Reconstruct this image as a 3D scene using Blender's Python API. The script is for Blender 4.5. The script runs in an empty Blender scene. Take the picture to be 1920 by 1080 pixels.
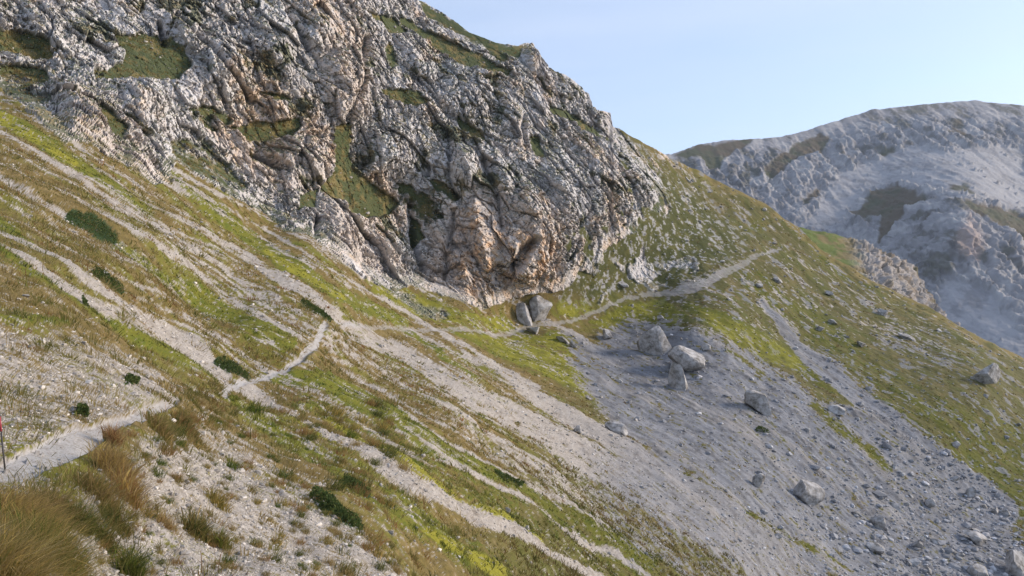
import bpy, math, random
import numpy as np
R = math.radians
rng = np.random.default_rng(7)
random.seed(7)
scene = bpy.context.scene
COL = scene.collection

# ------------------------------------------------------------------ camera
FPX = 1397.0                       # focal length in photo pixels (1920 wide)
cam_d = bpy.data.cameras.new("camera")
cam = bpy.data.objects.new("camera", cam_d); COL.objects.link(cam)
cam.location = (0, 0, 0); cam.rotation_euler = (R(90), 0, 0)
cam_d.sensor_width = 36.0; cam_d.lens = 36.0 * FPX / 1920.0
cam_d.clip_start = 0.1; cam_d.clip_end = 20000
scene.camera = cam

# ------------------------------------------------------------------ sky, sun, exposure
SUN_EL, SUN_AZ = 21.0, 82.0        # azimuth: degrees to the right of the view direction (+Y)
world = bpy.data.worlds.new("World"); scene.world = world; world.use_nodes = True
wn = world.node_tree; wn.nodes.clear()
w_out = wn.nodes.new("ShaderNodeOutputWorld"); w_bg = wn.nodes.new("ShaderNodeBackground")
sky = wn.nodes.new("ShaderNodeTexSky"); sky.sky_type = 'NISHITA'; sky.sun_disc = False
sky.sun_elevation = R(SUN_EL); sky.sun_rotation = R(SUN_AZ)
sky.altitude = 1800; sky.air_density = 1.0; sky.dust_density = 6.0; sky.ozone_density = 2.5
w_bg.inputs[1].default_value = 0.15
veil = wn.nodes.new("ShaderNodeMixRGB"); veil.inputs[2].default_value = (2.75, 3.12, 3.85, 1)   # thin high haze in faint bands
_tc = wn.nodes.new("ShaderNodeTexCoord"); _mp = wn.nodes.new("ShaderNodeMapping"); _mp.inputs["Scale"].default_value = (1.2, 1.2, 9.0); _mp.inputs["Rotation"].default_value = (0, R(6), 0)
_nz = wn.nodes.new("ShaderNodeTexNoise"); _nz.inputs["Scale"].default_value = 1.3; _nz.inputs["Detail"].default_value = 5; _nz.inputs["Roughness"].default_value = .55
_mr = wn.nodes.new("ShaderNodeMapRange"); _mr.inputs[1].default_value = .3; _mr.inputs[2].default_value = .7; _mr.inputs[3].default_value = .40; _mr.inputs[4].default_value = .66
wn.links.new(_tc.outputs["Generated"], _mp.inputs[0]); wn.links.new(_mp.outputs[0], _nz.inputs["Vector"]); wn.links.new(_nz.outputs["Fac"], _mr.inputs[0]); wn.links.new(_mr.outputs[0], veil.inputs[0])
wn.links.new(sky.outputs[0], veil.inputs[1]); wn.links.new(veil.outputs[0], w_bg.inputs[0]); wn.links.new(w_bg.outputs[0], w_out.inputs[0])
sun_d = bpy.data.lights.new("sun", 'SUN'); sun_d.energy = 2.5; sun_d.angle = R(12); sun_d.color = (1.0, 0.86, 0.70)
sun = bpy.data.objects.new("sun", sun_d); COL.objects.link(sun)
sun.rotation_euler = (R(90 - SUN_EL), 0, R(180 - SUN_AZ))
scene.view_settings.view_transform = 'Standard'; scene.view_settings.look = 'None'
scene.view_settings.gamma = 1.0; scene.view_settings.exposure = 0.90
scene.render.engine = 'CYCLES'
scene.cycles.max_bounces = 4; scene.cycles.diffuse_bounces = 2; scene.cycles.transparent_max_bounces = 4

# ------------------------------------------------------------------ noise
def _h(ix, iy, iz, s):
    h = (ix * np.uint32(374761393) + iy * np.uint32(668265263) + iz * np.uint32(2147483647 - 58311) + np.uint32(s) * np.uint32(974711)).astype(np.uint32)
    h = (h ^ (h >> np.uint32(13))) * np.uint32(1274126177)
    h = (h ^ (h >> np.uint32(16))) * np.uint32(2246822519)
    return h ^ (h >> np.uint32(13))
def _u(h): return (h & np.uint32(0xFFFFFF)).astype(np.float32) / np.float32(0xFFFFFF)
def gnoise(p, s=0):
    """3-D gradient noise, about -1..1"""
    f = np.floor(p); q = (p - f).astype(np.float32); i = f.astype(np.int64).astype(np.uint32)
    w = q * q * q * (q * (q * 6 - 15) + 10)
    out = np.zeros(len(p), np.float32)
    for dx in (0, 1):
        wx = w[:, 0] if dx else 1 - w[:, 0]
        for dy in (0, 1):
            wy = w[:, 1] if dy else 1 - w[:, 1]
            for dz in (0, 1):
                wz = w[:, 2] if dz else 1 - w[:, 2]
                h = _h(i[:, 0] + np.uint32(dx), i[:, 1] + np.uint32(dy), i[:, 2] + np.uint32(dz), s)
                a = (h & np.uint32(1023)).astype(np.float32) / 511.5 - 1
                b = ((h >> np.uint32(10)) & np.uint32(1023)).astype(np.float32) / 511.5 - 1
                c = ((h >> np.uint32(20)) & np.uint32(1023)).astype(np.float32) / 511.5 - 1
                out += wx * wy * wz * (a * (q[:, 0] - dx) + b * (q[:, 1] - dy) + c * (q[:, 2] - dz))
    return out * 1.5
def fbm(p, lam, octs=4, gain=0.5, s=0):
    o = np.zeros(len(p), np.float32); a = 1.0
    for k in range(octs):
        o += a * gnoise(p / (lam / 2 ** k) + 17.3 * k, s + k); a *= gain
    return o
def blocks(p, s=0):
    """cellular rock blocks: returns (per-block height with its own tilt, distance to the joint, random id)"""
    f = np.floor(p); i = f.astype(np.int64).astype(np.uint32); q = (p - f).astype(np.float32)
    n = len(p)
    d1 = np.full(n, 9, np.float32); d2 = np.full(n, 9, np.float32); hh = np.zeros(n, np.uint32); off = np.zeros((n, 3), np.float32)
    for dx in (-1, 0, 1):
        for dy in (-1, 0, 1):
            for dz in (-1, 0, 1):
                h = _h(i[:, 0] + np.uint32(dx & 0xFFFFFFFF), i[:, 1] + np.uint32(dy & 0xFFFFFFFF), i[:, 2] + np.uint32(dz & 0xFFFFFFFF), s)
                ax = dx + (h & np.uint32(1023)).astype(np.float32) / 1023 - q[:, 0]
                ay = dy + ((h >> np.uint32(10)) & np.uint32(1023)).astype(np.float32) / 1023 - q[:, 1]
                az = dz + ((h >> np.uint32(20)) & np.uint32(1023)).astype(np.float32) / 1023 - q[:, 2]
                d = ax * ax + ay * ay + az * az
                m = d < d1
                d2 = np.where(m, d1, np.minimum(d2, d))
                d1 = np.where(m, d, d1); hh = np.where(m, h, hh)
                off[m, 0] = -ax[m]; off[m, 1] = -ay[m]; off[m, 2] = -az[m]
    k = _h(hh, hh >> np.uint32(7), hh >> np.uint32(3), s + 77)
    g = np.stack([_u(k) - .5, _u(_h(k, k, k, 5)) - .5, _u(_h(k, k, k, 9)) - .5], 1)
    rid = _u(_h(k, k, k, 21))
    return (rid - .5) * .8 + (off * g).sum(1) * 1.6, np.sqrt(d2) - np.sqrt(d1), rid
def sstep(x, a, b):
    t = np.clip((x - a) / (b - a), 0, 1); return t * t * (3 - 2 * t)

# ------------------------------------------------------------------ helpers
def tag(o, label=None, cat=None, group=None, kind=None):
    if label: o['label'] = label
    if cat: o['category'] = cat
    if group: o['group'] = group
    if kind: o['kind'] = kind
    return o
def mesh_np(name, V, F, mat, color=None, smooth=True, parent=None):
    """V (n,3), F (m,3|4) -> one mesh object, optional per-vertex base colour"""
    me = bpy.data.meshes.new(name); k = F.shape[1]
    me.vertices.add(len(V)); me.vertices.foreach_set("co", np.ascontiguousarray(V, np.float32).ravel())
    me.loops.add(F.size); me.loops.foreach_set("vertex_index", np.ascontiguousarray(F, np.int32).ravel())
    me.polygons.add(len(F)); me.polygons.foreach_set("loop_start", np.arange(0, F.size, k, dtype=np.int32))
    me.polygons.foreach_set("use_smooth", np.full(len(F), smooth))
    if color is not None:
        at = me.color_attributes.new("tint", 'FLOAT_COLOR', 'POINT')
        c = np.ones((len(V), 4), np.float32); c[:, :3] = color
        at.data.foreach_set("color", c.ravel())
    me.update(calc_edges=True); me.materials.append(mat)
    o = bpy.data.objects.new(name, me); COL.objects.link(o)
    if parent: o.parent = parent
    return o
def submesh(name, V, F, keep, mat, color, smooth=True):
    f = F[keep]; used, inv = np.unique(f, return_inverse=True)
    return mesh_np(name, V[used], inv.reshape(f.shape), mat, color[used], smooth)
def mat_tint(name, scale, bump, var, rough=0.95, detail=8):
    """base colour = the mesh's own mineral/plant tint, broken up by fine object-space noise"""
    m = bpy.data.materials.new(name); m.use_nodes = True; t = m.node_tree; b = t.nodes["Principled BSDF"]
    b.inputs["Roughness"].default_value = rough
    b.inputs["Specular IOR Level"].default_value = 0.15
    at = t.nodes.new("ShaderNodeAttribute"); at.attribute_name = "tint"
    co = t.nodes.new("ShaderNodeTexCoord")
    nz = t.nodes.new("ShaderNodeTexNoise"); nz.inputs["Scale"].default_value = scale; nz.inputs["Detail"].default_value = detail; nz.inputs["Roughness"].default_value = .7
    t.links.new(co.outputs["Object"], nz.inputs["Vector"])
    mr = t.nodes.new("ShaderNodeMapRange"); mr.inputs[1].default_value = .25; mr.inputs[2].default_value = .75
    mr.inputs[3].default_value = 1 - var; mr.inputs[4].default_value = 1 + var
    t.links.new(nz.outputs["Fac"], mr.inputs[0])
    mx = t.nodes.new("ShaderNodeVectorMath"); mx.operation = 'SCALE'
    t.links.new(at.outputs["Color"], mx.inputs[0]); t.links.new(mr.outputs[0], mx.inputs["Scale"])
    t.links.new(mx.outputs[0], b.inputs["Base Color"])
    if bump:
        bp = t.nodes.new("ShaderNodeBump"); bp.inputs["Strength"].default_value = .6; bp.inputs["Distance"].default_value = bump
        t.links.new(nz.outputs["Fac"], bp.inputs["Height"]); t.links.new(bp.outputs[0], b.inputs["Normal"])
    return m
def unproj(px, py, Y):
    return np.stack([(px - 960) / FPX * Y, Y, (540 - py) / FPX * Y], -1)
def tps(ctrl, px, py):
    """thin-plate spline of log distance through hand-placed survey points"""
    c = np.array(ctrl, float); P = c[:, :2] / 500.0; n = len(P); val = np.log(c[:, 2])
    def U(r2): return r2 * np.log(r2 + 1e-12) * .5
    K = U(((P[:, None] - P[None]) ** 2).sum(-1)) + np.eye(n) * 2e-3
    A = np.zeros((n + 3, n + 3)); A[:n, :n] = K; A[:n, n] = 1; A[:n, n + 1:] = P; A[n, :n] = 1; A[n + 1:, :n] = P.T
    w = np.linalg.solve(A, np.concatenate([val, np.zeros(3)]))
    x = px.ravel() / 500.0; y = py.ravel() / 500.0
    o = w[n] + w[n + 1] * x + w[n + 2] * y
    for k in range(n):
        o = o + w[k] * U((x - P[k, 0]) ** 2 + (y - P[k, 1]) ** 2)
    return np.exp(o).reshape(px.shape)
def inpoly(px, py, poly):
    n = len(poly); ins = np.zeros(px.shape, bool); j = n - 1
    for i in range(n):
        xi, yi = poly[i]; xj, yj = poly[j]
        if yi != yj:
            c = ((yi > py) != (yj > py)) & (px < (xj - xi) * (py - yi) / (yj - yi) + xi); ins ^= c
        j = i
    return ins
def seg_field(px, py, pts, width, closed=False):
    """distance to a polyline of varying half width, <0 inside; only evaluated near it"""
    out = np.full(px.shape, 1e3, np.float32)
    P = [p if len(p) == 3 else (p[0], p[1], width) for p in pts]
    if closed: P = P + [P[0]]
    pad = 40 + max(p[2] for p in P)
    x0 = min(p[0] for p in P) - pad; x1 = max(p[0] for p in P) + pad; y0 = min(p[1] for p in P) - pad; y1 = max(p[1] for p in P) + pad
    m = (px > x0) & (px < x1) & (py > y0) & (py < y1)
    X, Yv = px[m], py[m]; best = np.full(X.shape, 1e3, np.float32)
    for a, b in zip(P[:-1], P[1:]):
        dx, dy = b[0] - a[0], b[1] - a[1]; L = dx * dx + dy * dy + 1e-9
        t = np.clip(((X - a[0]) * dx + (Yv - a[1]) * dy) / L, 0, 1)
        d = np.hypot(X - a[0] - t * dx, Yv - a[1] - t * dy) - (a[2] + t * (b[2] - a[2])) * (0 if closed else 1)
        best = np.minimum(best, d)
    if closed:
        best = np.where(inpoly(X, Yv, [p[:2] for p in P[:-1]]), -best, best)
    out[m] = best
    return out
def stroke(px, py, pts, width=8, soft=4):
    return sstep(-seg_field(px, py, pts, width), -soft, soft)
def patch(px, py, poly, soft=8):
    return sstep(-seg_field(px, py, poly, 0, True), -soft, soft)

# ------------------------------------------------------------------ the hillside: surveyed relief
STEP = 1.5
def axis(lo, a, b, hi, step, wide):
    return np.concatenate([np.arange(lo, a, wide), np.arange(a, b, step), np.arange(b, hi + wide, wide)])
SKYLINE = [(-420,-470),(0,-330),(300,-260),(600,-120),(760,-14),(800,6),(850,36),(880,60),(930,80),(972,86),(984,80),(1000,80),(1014,98),(1024,120),
 (1040,131),(1060,139),(1085,160),(1104,176),(1112,200),(1126,206),(1144,212),(1150,236),(1200,264),(1240,287),(1290,312),(1332,331),(1380,356),(1434,382),
 (1470,408),(1499,428),(1520,450),(1564,484),(1647,530),(1749,581),(1796,609),(1842,637),(1897,660),(1940,682),(2350,900)]
DEPTH = [(0,880,6.8),(0,1080,4.2),(130,820,8.2),(300,770,12.5),(430,725,27),(560,680,36),(612,602,48),(770,617,88),(950,625,122),(1100,590,138),(1240,550,150),(1450,468,176),
 (0,666,10.5),(0,490,20),(0,281,42),(0,205,58),(0,172,72),(320,658,26),(320,430,50),(320,300,82),(500,430,90),(700,540,95),(840,610,103),
 (880,562,117),(560,390,97),(350,200,93),(120,150,78),(0,0,84),(0,100,77),(400,0,106),(700,0,132),(800,6,150),(995,84,156),(1150,240,168),(1250,292,182),
 (900,350,128),(1000,500,124),(1180,350,152),(600,200,111),(640,450,101),(1300,430,166),(1500,430,192),(1700,557,184),(1900,664,172),
 (1300,620,128),(1270,710,116),(1500,620,147),(1500,750,117),(1500,910,93),(1850,705,146),(1850,900,117),(1900,1070,92),(1700,1070,85),(1500,1070,73),(1400,1070,61),
 (1200,1070,43),(1000,1080,26),(1200,900,68),(1000,780,72),(840,720,58),(640,720,38),(480,735,29),(640,960,14),(600,1080,9),(200,1080,6),(800,900,24),(480,580,42),(160,560,21),
 (1000,680,105),(-300,700,8),(-300,300,30),(-300,0,70),(0,-300,104),(500,-200,132),(2200,850,140),(2200,1080,95),(1200,1300,26),(600,1300,6),(0,1300,2.8),(1800,1300,62),(-300,1000,4.5)]
cx = axis(-420, -40, 1960, 2350, STEP, 12.0)
sk = np.interp(cx, [p[0] for p in SKYLINE], [p[1] for p in SKYLINE])
NR = int((1090 + 330) / (STEP * 1.12))
tr = np.concatenate([np.linspace(0, .03, 8)[:-1], np.linspace(.03, 1, NR)])
PX, TR = np.meshgrid(cx, tr)
SK = np.broadcast_to(sk, PX.shape)
BOT = 1300.0
def row_py(t, s):                      # rows: a few from the margin below the frame, the rest up to the crest
    top = np.maximum(s, -330)
    return np.where(t < .03, BOT + (1090 - BOT) * t / .03, 1090 + (s - 1090) * (t - .03) / .97)
PY = row_py(TR, SK)
H, W = PX.shape
px = PX.ravel().astype(np.float32); py = PY.ravel().astype(np.float32)
dep = tps(DEPTH, px.astype(float), py.astype(float)).astype(np.float32)
P0 = unproj(px, py, dep).astype(np.float32)
def grid_normals(P):
    G = P.reshape(H, W, 3); du = np.gradient(G, axis=1); dv = np.gradient(G, axis=0)
    n = np.cross(du, dv).reshape(-1, 3); n /= np.linalg.norm(n, axis=1, keepdims=True) + 1e-9
    return n.astype(np.float32)
N0 = grid_normals(P0)
pix = dep / FPX                        # metres per photo pixel

# hand-drawn edges wander a little: two scales of warp
wq = np.stack([px / 60, py / 60, dep * 0], 1)
jx = 5 * gnoise(wq, 1) + 3 * gnoise(wq * 3.1, 2) + 1.6 * gnoise(wq * 9, 3)
jy = 5 * gnoise(wq, 4) + 3 * gnoise(wq * 3.1, 5) + 1.6 * gnoise(wq * 9, 6)
qx = px + jx; qy = py + jy
bx = px + 6 * gnoise(wq * .8, 11) + 3 * gnoise(wq * 2, 12); by = py + 6 * gnoise(wq * .8, 13) + 3 * gnoise(wq * 2, 14)

exec_masks = None
# ---- cover masks -------------------------------------------------------------------
CRAG = [(-420,-600),(800,-600),(800,0),(850,34),(885,62),(975,86),(985,60),(1010,60),(1060,120),(1110,160),(1150,205),(1155,240),(1195,285),(1240,340),(1248,385),(1205,430),(1140,462),(1105,510),
 (1050,545),(960,560),(905,580),(850,560),(770,535),(735,545),(690,525),(640,490),(590,448),(535,432),(495,400),(440,372),(380,330),(330,300),(318,345),(290,345),(250,318),(205,292),(165,268),(120,262),(60,205),(0,165),(-420,-40)]
rock = patch(qx, qy, CRAG, 5)
for w in ([(735,545),(760,560),(800,585),(830,588)], [(1110,470),(1150,500),(1200,520)],):
    rock = np.maximum(rock, .75 * stroke(qx, qy, w, 12, 10))
RIGHTFADE = [(1010,120),(1150,215),(1230,300),(1330,380),(1330,470),(1230,520),(1120,540),(1060,560),(1040,480),(1060,380),(1040,250)]
fade_zone = patch(qx, qy, RIGHTFADE, 30)
rock_soft = sstep(-seg_field(px, py, CRAG, 0, True), -4, 36)
LEDGES = [[(213,63),(262,58),(320,62),(348,95),(362,122),(335,148),(250,152),(180,146),(165,128),(230,116),(238,98)],
 [(-20,48),(50,58),(92,78),(100,108),(60,108),(20,98),(-20,92)], [(186,186),(215,205),(243,235),(238,252),(214,246),(192,215)],
 [(430,238),(480,226),(563,222),(572,238),(545,256),(470,262)], [(622,232),(662,226),(660,285),(668,318),(694,338),(722,356),(748,380),(736,402),(712,410),(656,404),(640,378),(603,356),(620,330),(628,300)],
 [(748,22),(800,55),(860,82),(962,130),(955,142),(900,128),(850,116),(800,76),(756,44)], [(785,-5),(830,26),(880,56),(950,84),(982,84),(974,106),(940,112),(900,86),(870,66),(795,26)],
 [(708,160),(780,168),(806,190),(782,200),(735,182)], [(855,213),(900,243),(922,272),(884,252),(855,232)], [(1028,193),(1080,213),(1122,240),(1152,268),(1105,244),(1040,214)],
 [(726,76),(742,82),(750,118),(735,128),(724,105)], [(772,400),(788,420),(796,445),(780,462),(770,440)], [(480,165),(540,175),(560,192),(520,190)], [(560,360),(600,352),(592,385),(560,388)],
 [(0,120),(80,118),(110,160),(90,190),(40,190),(0,160)], [(310,262),(380,250),(430,300),(470,350),(440,372),(380,330),(330,300)], [(1160,420),(1210,400),(1240,360),(1255,400),(1190,440)],
 [(842,30),(870,45),(868,60),(842,48)], [(330,200),(420,196),(440,225),(410,250),(360,235)], [(690,18),(740,30),(770,60),(735,60)], [(990,255),(1010,250),(1030,300),(1005,290)], [(745,340),(790,350),(838,400),(830,432),(800,440),(778,400),(750,372)], [(796,330),(830,338),(868,366),(850,376),(815,356)]]
ledge = np.zeros_like(px)
for k, L in enumerate(LEDGES):
    ledge = np.maximum(ledge, patch(qx, qy, L, 7) * (.62 if k in (12, 14, 15, 16, 18, 21) else 1))
GULLY = [[(686,70,3),(684,110,3),(682,150,4),(668,195,5),(655,228,6)], [(770,380,3),(775,440,6),(790,500,4)], [(300,40,3),(310,75,4)], [(840,20,3),(870,45,3)], [(905,300,3),(925,350,3),(940,420,3)],
 [(835,520,3),(842,450,3),(850,400,2)], [(470,290,3),(540,320,2)], [(845,255,3),(840,330,4),(860,380,3)], [(985,215,2),(975,245,4),(985,270,2)], [(590,440,3),(598,405,3)], [(330,20,2),(420,120,3),(470,190,3)], [(540,20,2),(580,90,3)]]
gul = np.zeros_like(px)
for g in GULLY: gul = np.maximum(gul, stroke(bx, by, g, 4, 7))
CAVE = stroke(bx, by, [(968,500,9),(985,470,12),(1000,455,5)], 8, 7)
# oriented bulges of the crag: x, y, half-length, half-width, angle (deg, down-right positive), height m
BULGE = [(650,160,95,52,75,5),(555,300,80,55,15,5.5),(640,430,85,45,65,5),(715,470,60,35,55,3),(905,440,95,36,80,5),(870,500,60,25,85,2.5),(1000,420,110,40,75,3.5),(870,300,55,38,65,5),(735,280,85,60,45,4.5),
 (875,175,75,48,55,4),(960,225,65,40,70,3.5),(155,215,95,40,50,4.5),(265,310,45,22,50,3.5),(270,180,60,45,30,3),(425,120,90,60,55,4),(520,80,70,40,60,3.5),(80,60,70,40,55,3.5),(995,110,30,16,70,5),
 (1075,170,45,18,50,3),(1130,225,28,14,50,3),(1110,300,70,30,55,3),(1190,330,60,20,60,3),(780,110,60,30,50,3),(1050,350,80,30,65,2.5),(350,60,60,35,50,3),(820,430,50,22,75,2.5),(600,60,60,35,75,3),(980,500,60,40,85,2),
 (450,370,50,30,30,2),(540,410,40,20,10,2),(1160,370,55,16,60,2.2),(940,330,50,22,65,2.5),(790,200,50,30,50,2.5),(680,380,40,20,60,1.5)]
bulge = np.zeros_like(px)
for bx_, by_, la, lb, an, hh in BULGE:
    c_, s_ = math.cos(R(an)), math.sin(R(an)); ux = (bx - bx_) * c_ + (by - by_) * s_; uy = -(bx - bx_) * s_ + (by - by_) * c_
    e = .55 * (ux / la) ** 2 + .45 * np.abs(ux / la) + .75 * np.abs(uy / lb) + .25 * (uy / lb) ** 2
    bulge = np.maximum(bulge, hh * 1.15 * np.clip(1 - e, 0, 1))

# ---- bare scree and gravel
gravel = np.zeros_like(px); cool_shade = np.zeros_like(px); green = np.zeros_like(px); lime = np.zeros_like(px); dark = np.zeros_like(px)
def addto(a, f, k=1.0): np.maximum(a, f * k, out=a)
for s in ([(0,243,5),(63,281,5),(127,320,6),(187,358,6),(233,393,7),(300,437,8),(353,470,8),(410,500,7),(500,562,6),(563,590,5)],
 [(240,360,5),(300,390,9),(367,427,11),(443,470,11),(500,510,12),(567,547,14),(633,590,14)],
 [(100,360,4),(160,393,5),(200,417,5),(253,450,5),(317,480,6),(383,520,6),(443,560,6),(533,620,7),(567,643,5)],
 [(0,432,5),(43,453,6),(113,493,8),(160,530,9),(233,573,12),(283,607,18),(333,633,20),(383,667,20),(427,702,13)],
 [(0,465,4),(67,500,5),(117,533,5),(167,563,5),(217,590,6)],
 [(0,173,5),(43,193,5),(83,230,4),(133,260,4),(173,293,5),(233,330,5),(267,353,6)], [(293,292,2),(333,320,3),(377,343,3),(420,370,2)], [(327,330,2),(363,353,4),(400,380,3),(420,400,2)],
 [(495,425,1.5),(560,465,2),(640,515,3),(720,560,4),(800,610,4),(870,650,5)], [(490,440,2),(530,475,4),(590,505,3)],
 [(455,712,12),(520,757,12),(640,827,12),(683,843,13),(740,880,13),(800,910,13),(847,933,13),(907,973,12),(973,1003,13),(1033,1040,12),(1117,1080,12),(1180,1120,12)],
 [(763,803,3),(823,840,5),(873,873,6),(923,907,6),(973,933,6),(1040,977,6),(1090,1010,7),(1140,1033,7),(1223,1080,6)],
 [(690,727,3),(757,770,3),(840,820,4),(907,860,4),(973,900,4),(1040,937,5),(1107,977,5),(1173,1003,5),(1273,1056,5)],
 [(773,617,4),(840,653,7),(907,680,7),(957,713,8),(990,733,12),(1057,780,18),(1130,815,20),(1207,860,20),(1290,910,20),(1380,960,20)],
 [(865,640,4),(907,675,5),(960,700,7),(1010,725,8)], [(560,480,1),(620,520,2),(690,550,2)],
 [(120,270,3),(200,325,3),(260,370,3),(320,410,3)], [(260,395,3),(340,450,3),(420,510,3),(500,545,3),(560,590,4)]):
    addto(gravel, stroke(px + .35 * jx, py + .35 * jy, [(p[0], p[1], p[2] * (.62 if p[2] < 11 else .85)) for p in s], 6, 4), 1.2)
MAIN = [(625,588),(700,612),(800,668),(960,752),(1100,826),(1250,890),(1400,965),(1560,1080),(1640,1140),(1480,1140),(1390,1075),(1250,985),(1100,895),(960,806),(800,712),(650,620)]
addto(gravel, patch(qx, qy, MAIN, 7))
TUFTY = [(620,610),(700,636),(900,756),(1130,900),(1300,1000),(1410,1085),(1280,1085),(1100,975),(900,852),(700,728),(600,665)]
addto(gravel, patch(qx, qy, TUFTY, 8), .46)
UPPER = [(180,290),(300,360),(460,460),(620,580),(610,600),(560,640),(430,560),(300,470),(180,385)]
addto(gravel, patch(qx, qy, UPPER, 20), .36)
addto(gravel, patch(qx, qy, [(-60,600),(60,625),(170,650),(280,695),(345,735),(290,765),(150,800),(60,860),(-60,900)], 18), .62)
addto(gravel, patch(qx, qy, [(150,930),(230,850),(330,790),(420,830),(520,890),(650,970),(760,1060),(800,1140),(80,1140)], 22), .86)
addto(gravel, patch(qx, qy, [(-300,920),(60,870),(150,930),(110,1300),(-300,1300)], 20), .5)
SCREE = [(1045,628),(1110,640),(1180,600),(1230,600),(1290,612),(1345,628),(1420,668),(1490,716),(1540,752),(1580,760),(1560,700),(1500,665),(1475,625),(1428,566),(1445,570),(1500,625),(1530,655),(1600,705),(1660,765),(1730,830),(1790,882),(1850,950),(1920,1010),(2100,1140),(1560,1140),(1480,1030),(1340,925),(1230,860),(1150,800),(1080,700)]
tong = np.zeros_like(px)
for s in ([(1490,680,12),(1508,693,11),(1586,746,9),(1647,783,8),(1716,828,6)], [(1520,754,6),(1573,799,11),(1634,848,10),(1667,880,5)], [(1290,575,12),(1350,600,16),(1440,650,18),(1500,680,12)], [(1280,884,3),(1361,941,6),(1459,990,3),(1524,1031,4),(1598,1072,3)], [(1360,655,4),(1430,700,4)]):
    tong = np.maximum(tong, stroke(qx, qy, s, 6, 5))
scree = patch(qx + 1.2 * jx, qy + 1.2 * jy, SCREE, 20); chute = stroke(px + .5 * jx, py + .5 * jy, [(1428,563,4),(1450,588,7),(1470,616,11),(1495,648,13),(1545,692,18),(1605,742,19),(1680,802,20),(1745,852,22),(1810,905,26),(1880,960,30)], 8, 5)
scree = np.maximum(scree * (1 - .9 * tong), chute); addto(gravel, chute, 1.25); addto(gravel, scree); addto(cool_shade, scree); addto(green, tong, 1.1)
addto(cool_shade, .8 * sstep(px + .9 * (py - 700), 1120, 1420) * patch(px, py, [(1000,640),(2400,640),(2400,1400),(1300,1400)], 30))
addto(gravel, patch(qx, qy, [(1600,600),(1680,610),(1760,650),(1820,690),(1760,690),(1680,650)], 14), .5)
addto(gravel, patch(qx, qy, [(1230,548),(1290,520),(1380,490),(1330,540),(1280,560)], 8), .6)
# ---- greens
for s in ([(0,215,10),(43,240,12),(100,277,13),(160,317,12),(217,355,9),(283,400,7)], [(317,308,6),(345,350,10),(400,392,14),(450,432,14),(517,478,14),(583,522,14),(633,550,12),(700,582,10),(760,606,8)],
 [(0,414,9),(33,437,9),(60,458,6)], [(217,460,5),(267,500,9),(333,533,10),(383,560,12),(467,613,16),(533,643,18)], [(0,477,4),(67,514,5),(150,562,6),(217,603,7),(283,645,9),(333,680,10),(400,708,8)],
 [(520,705,10),(600,720,14),(640,740,20),(707,766,18),(773,802,16),(840,843,14),(907,877,13),(973,913,10),(1040,953,9),(1130,1000,12),(1220,1050,14)],
 [(420,750,5),(500,802,8),(567,845,8),(617,880,6),(657,918,9),(740,960,13),(807,997,15),(873,1030,17),(940,1072,18)],
 [(767,620,4),(827,667,6),(873,697,5),(897,723,3),(957,757,4),(1007,790,3)], [(1508,693,9),(1586,746,8),(1647,783,8),(1716,828,6)], [(1520,754,4),(1573,799,8),(1634,848,8),(1667,880,4)],
 [(1130,740,5),(1170,790,4),(1207,820,2)], [(1280,884,3),(1361,941,5),(1459,990,3),(1524,1031,4),(1598,1072,2)], [(0,600,6),(120,610,6)], [(590,700,5),(680,745,5)], [(1010,960,8),(1100,1010,8),(1200,1070,8)]):
    addto(green, stroke(px + .4 * jx, py + .4 * jy, [(p[0], p[1], p[2] * 1.2) for p in s], 6, 6), 1.1)
for s in ([(620,780,5),(707,830,8),(767,867,9),(827,907,9),(873,947,8),(940,973,8),(1010,1010,8)], [(800,1000,6),(873,1030,10),(940,1068,12)], [(500,470,4),(583,525,7),(640,556,6)], [(0,219,5),(70,262,6),(140,307,5)], [(480,740,6),(560,790,6),(640,830,5)]):
    addto(lime, stroke(qx, qy, [(p[0], p[1], p[2] * 1.3) for p in s], 6, 6), 1.15); addto(green, stroke(qx, qy, s, 6, 8))
for s, k in (([(560,745,16),(660,790,24),(780,860,28),(950,950,30),(1150,1062,34)], .62), ([(440,760,8),(520,805,14),(640,885,20),(800,985,30),(930,1065,40)], .62), ([(1000,925,12),(1150,1010,18),(1260,1072,22)], .6), ([(180,440,8),(300,520,14),(420,600,18),(520,660,18)], .5)):
    addto(green, stroke(px + .5 * jx, py + .5 * jy, s, 6, 10), k)
for p in ([(850,622),(960,630),(1036,622),(1070,660),(1112,722),(1142,776),(1080,732),(1000,702),(920,660)], [(690,540),(745,525),(830,572),(900,588),(965,600),(950,622),(850,612),(770,592),(720,572)],
 [(1036,562),(1090,558),(1122,580),(1090,597),(1040,592)], [(1100,602),(1160,575),(1230,552),(1296,590),(1270,612),(1180,602),(1150,628),(1110,612)], [(1290,568),(1350,588),(1440,630),(1500,668),(1514,694),(1460,692),(1400,662),(1340,620)]):
    f = patch(qx, qy, p, 8); addto(green, f); addto(lime, f, .6)
RG = [(1370,500),(1420,505),(1480,545),(1560,602),(1650,655),(1760,725),(1850,765),(1920,800),(2300,990),(2300,1150),(1920,1000),(1891,986),(1842,950),(1801,900),(1757,840),(1667,774),(1626,734),(1540,662),(1476,640),(1440,580),(1390,540)]
addto(green, patch(qx, qy, RG, 14), .75)
addto(green, patch(qx, qy, [(1400,410),(1430,400),(1450,430),(1400,440)], 10), .8); addto(green, patch(qx, qy, [(1500,432),(1530,452),(1580,500),(1640,545),(1590,530),(1530,490)], 8), .8)
addto(green, patch(qx, qy, [(1200,330),(1300,420),(1290,500),(1180,540),(1110,520),(1160,450)], 30), .35)
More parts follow.
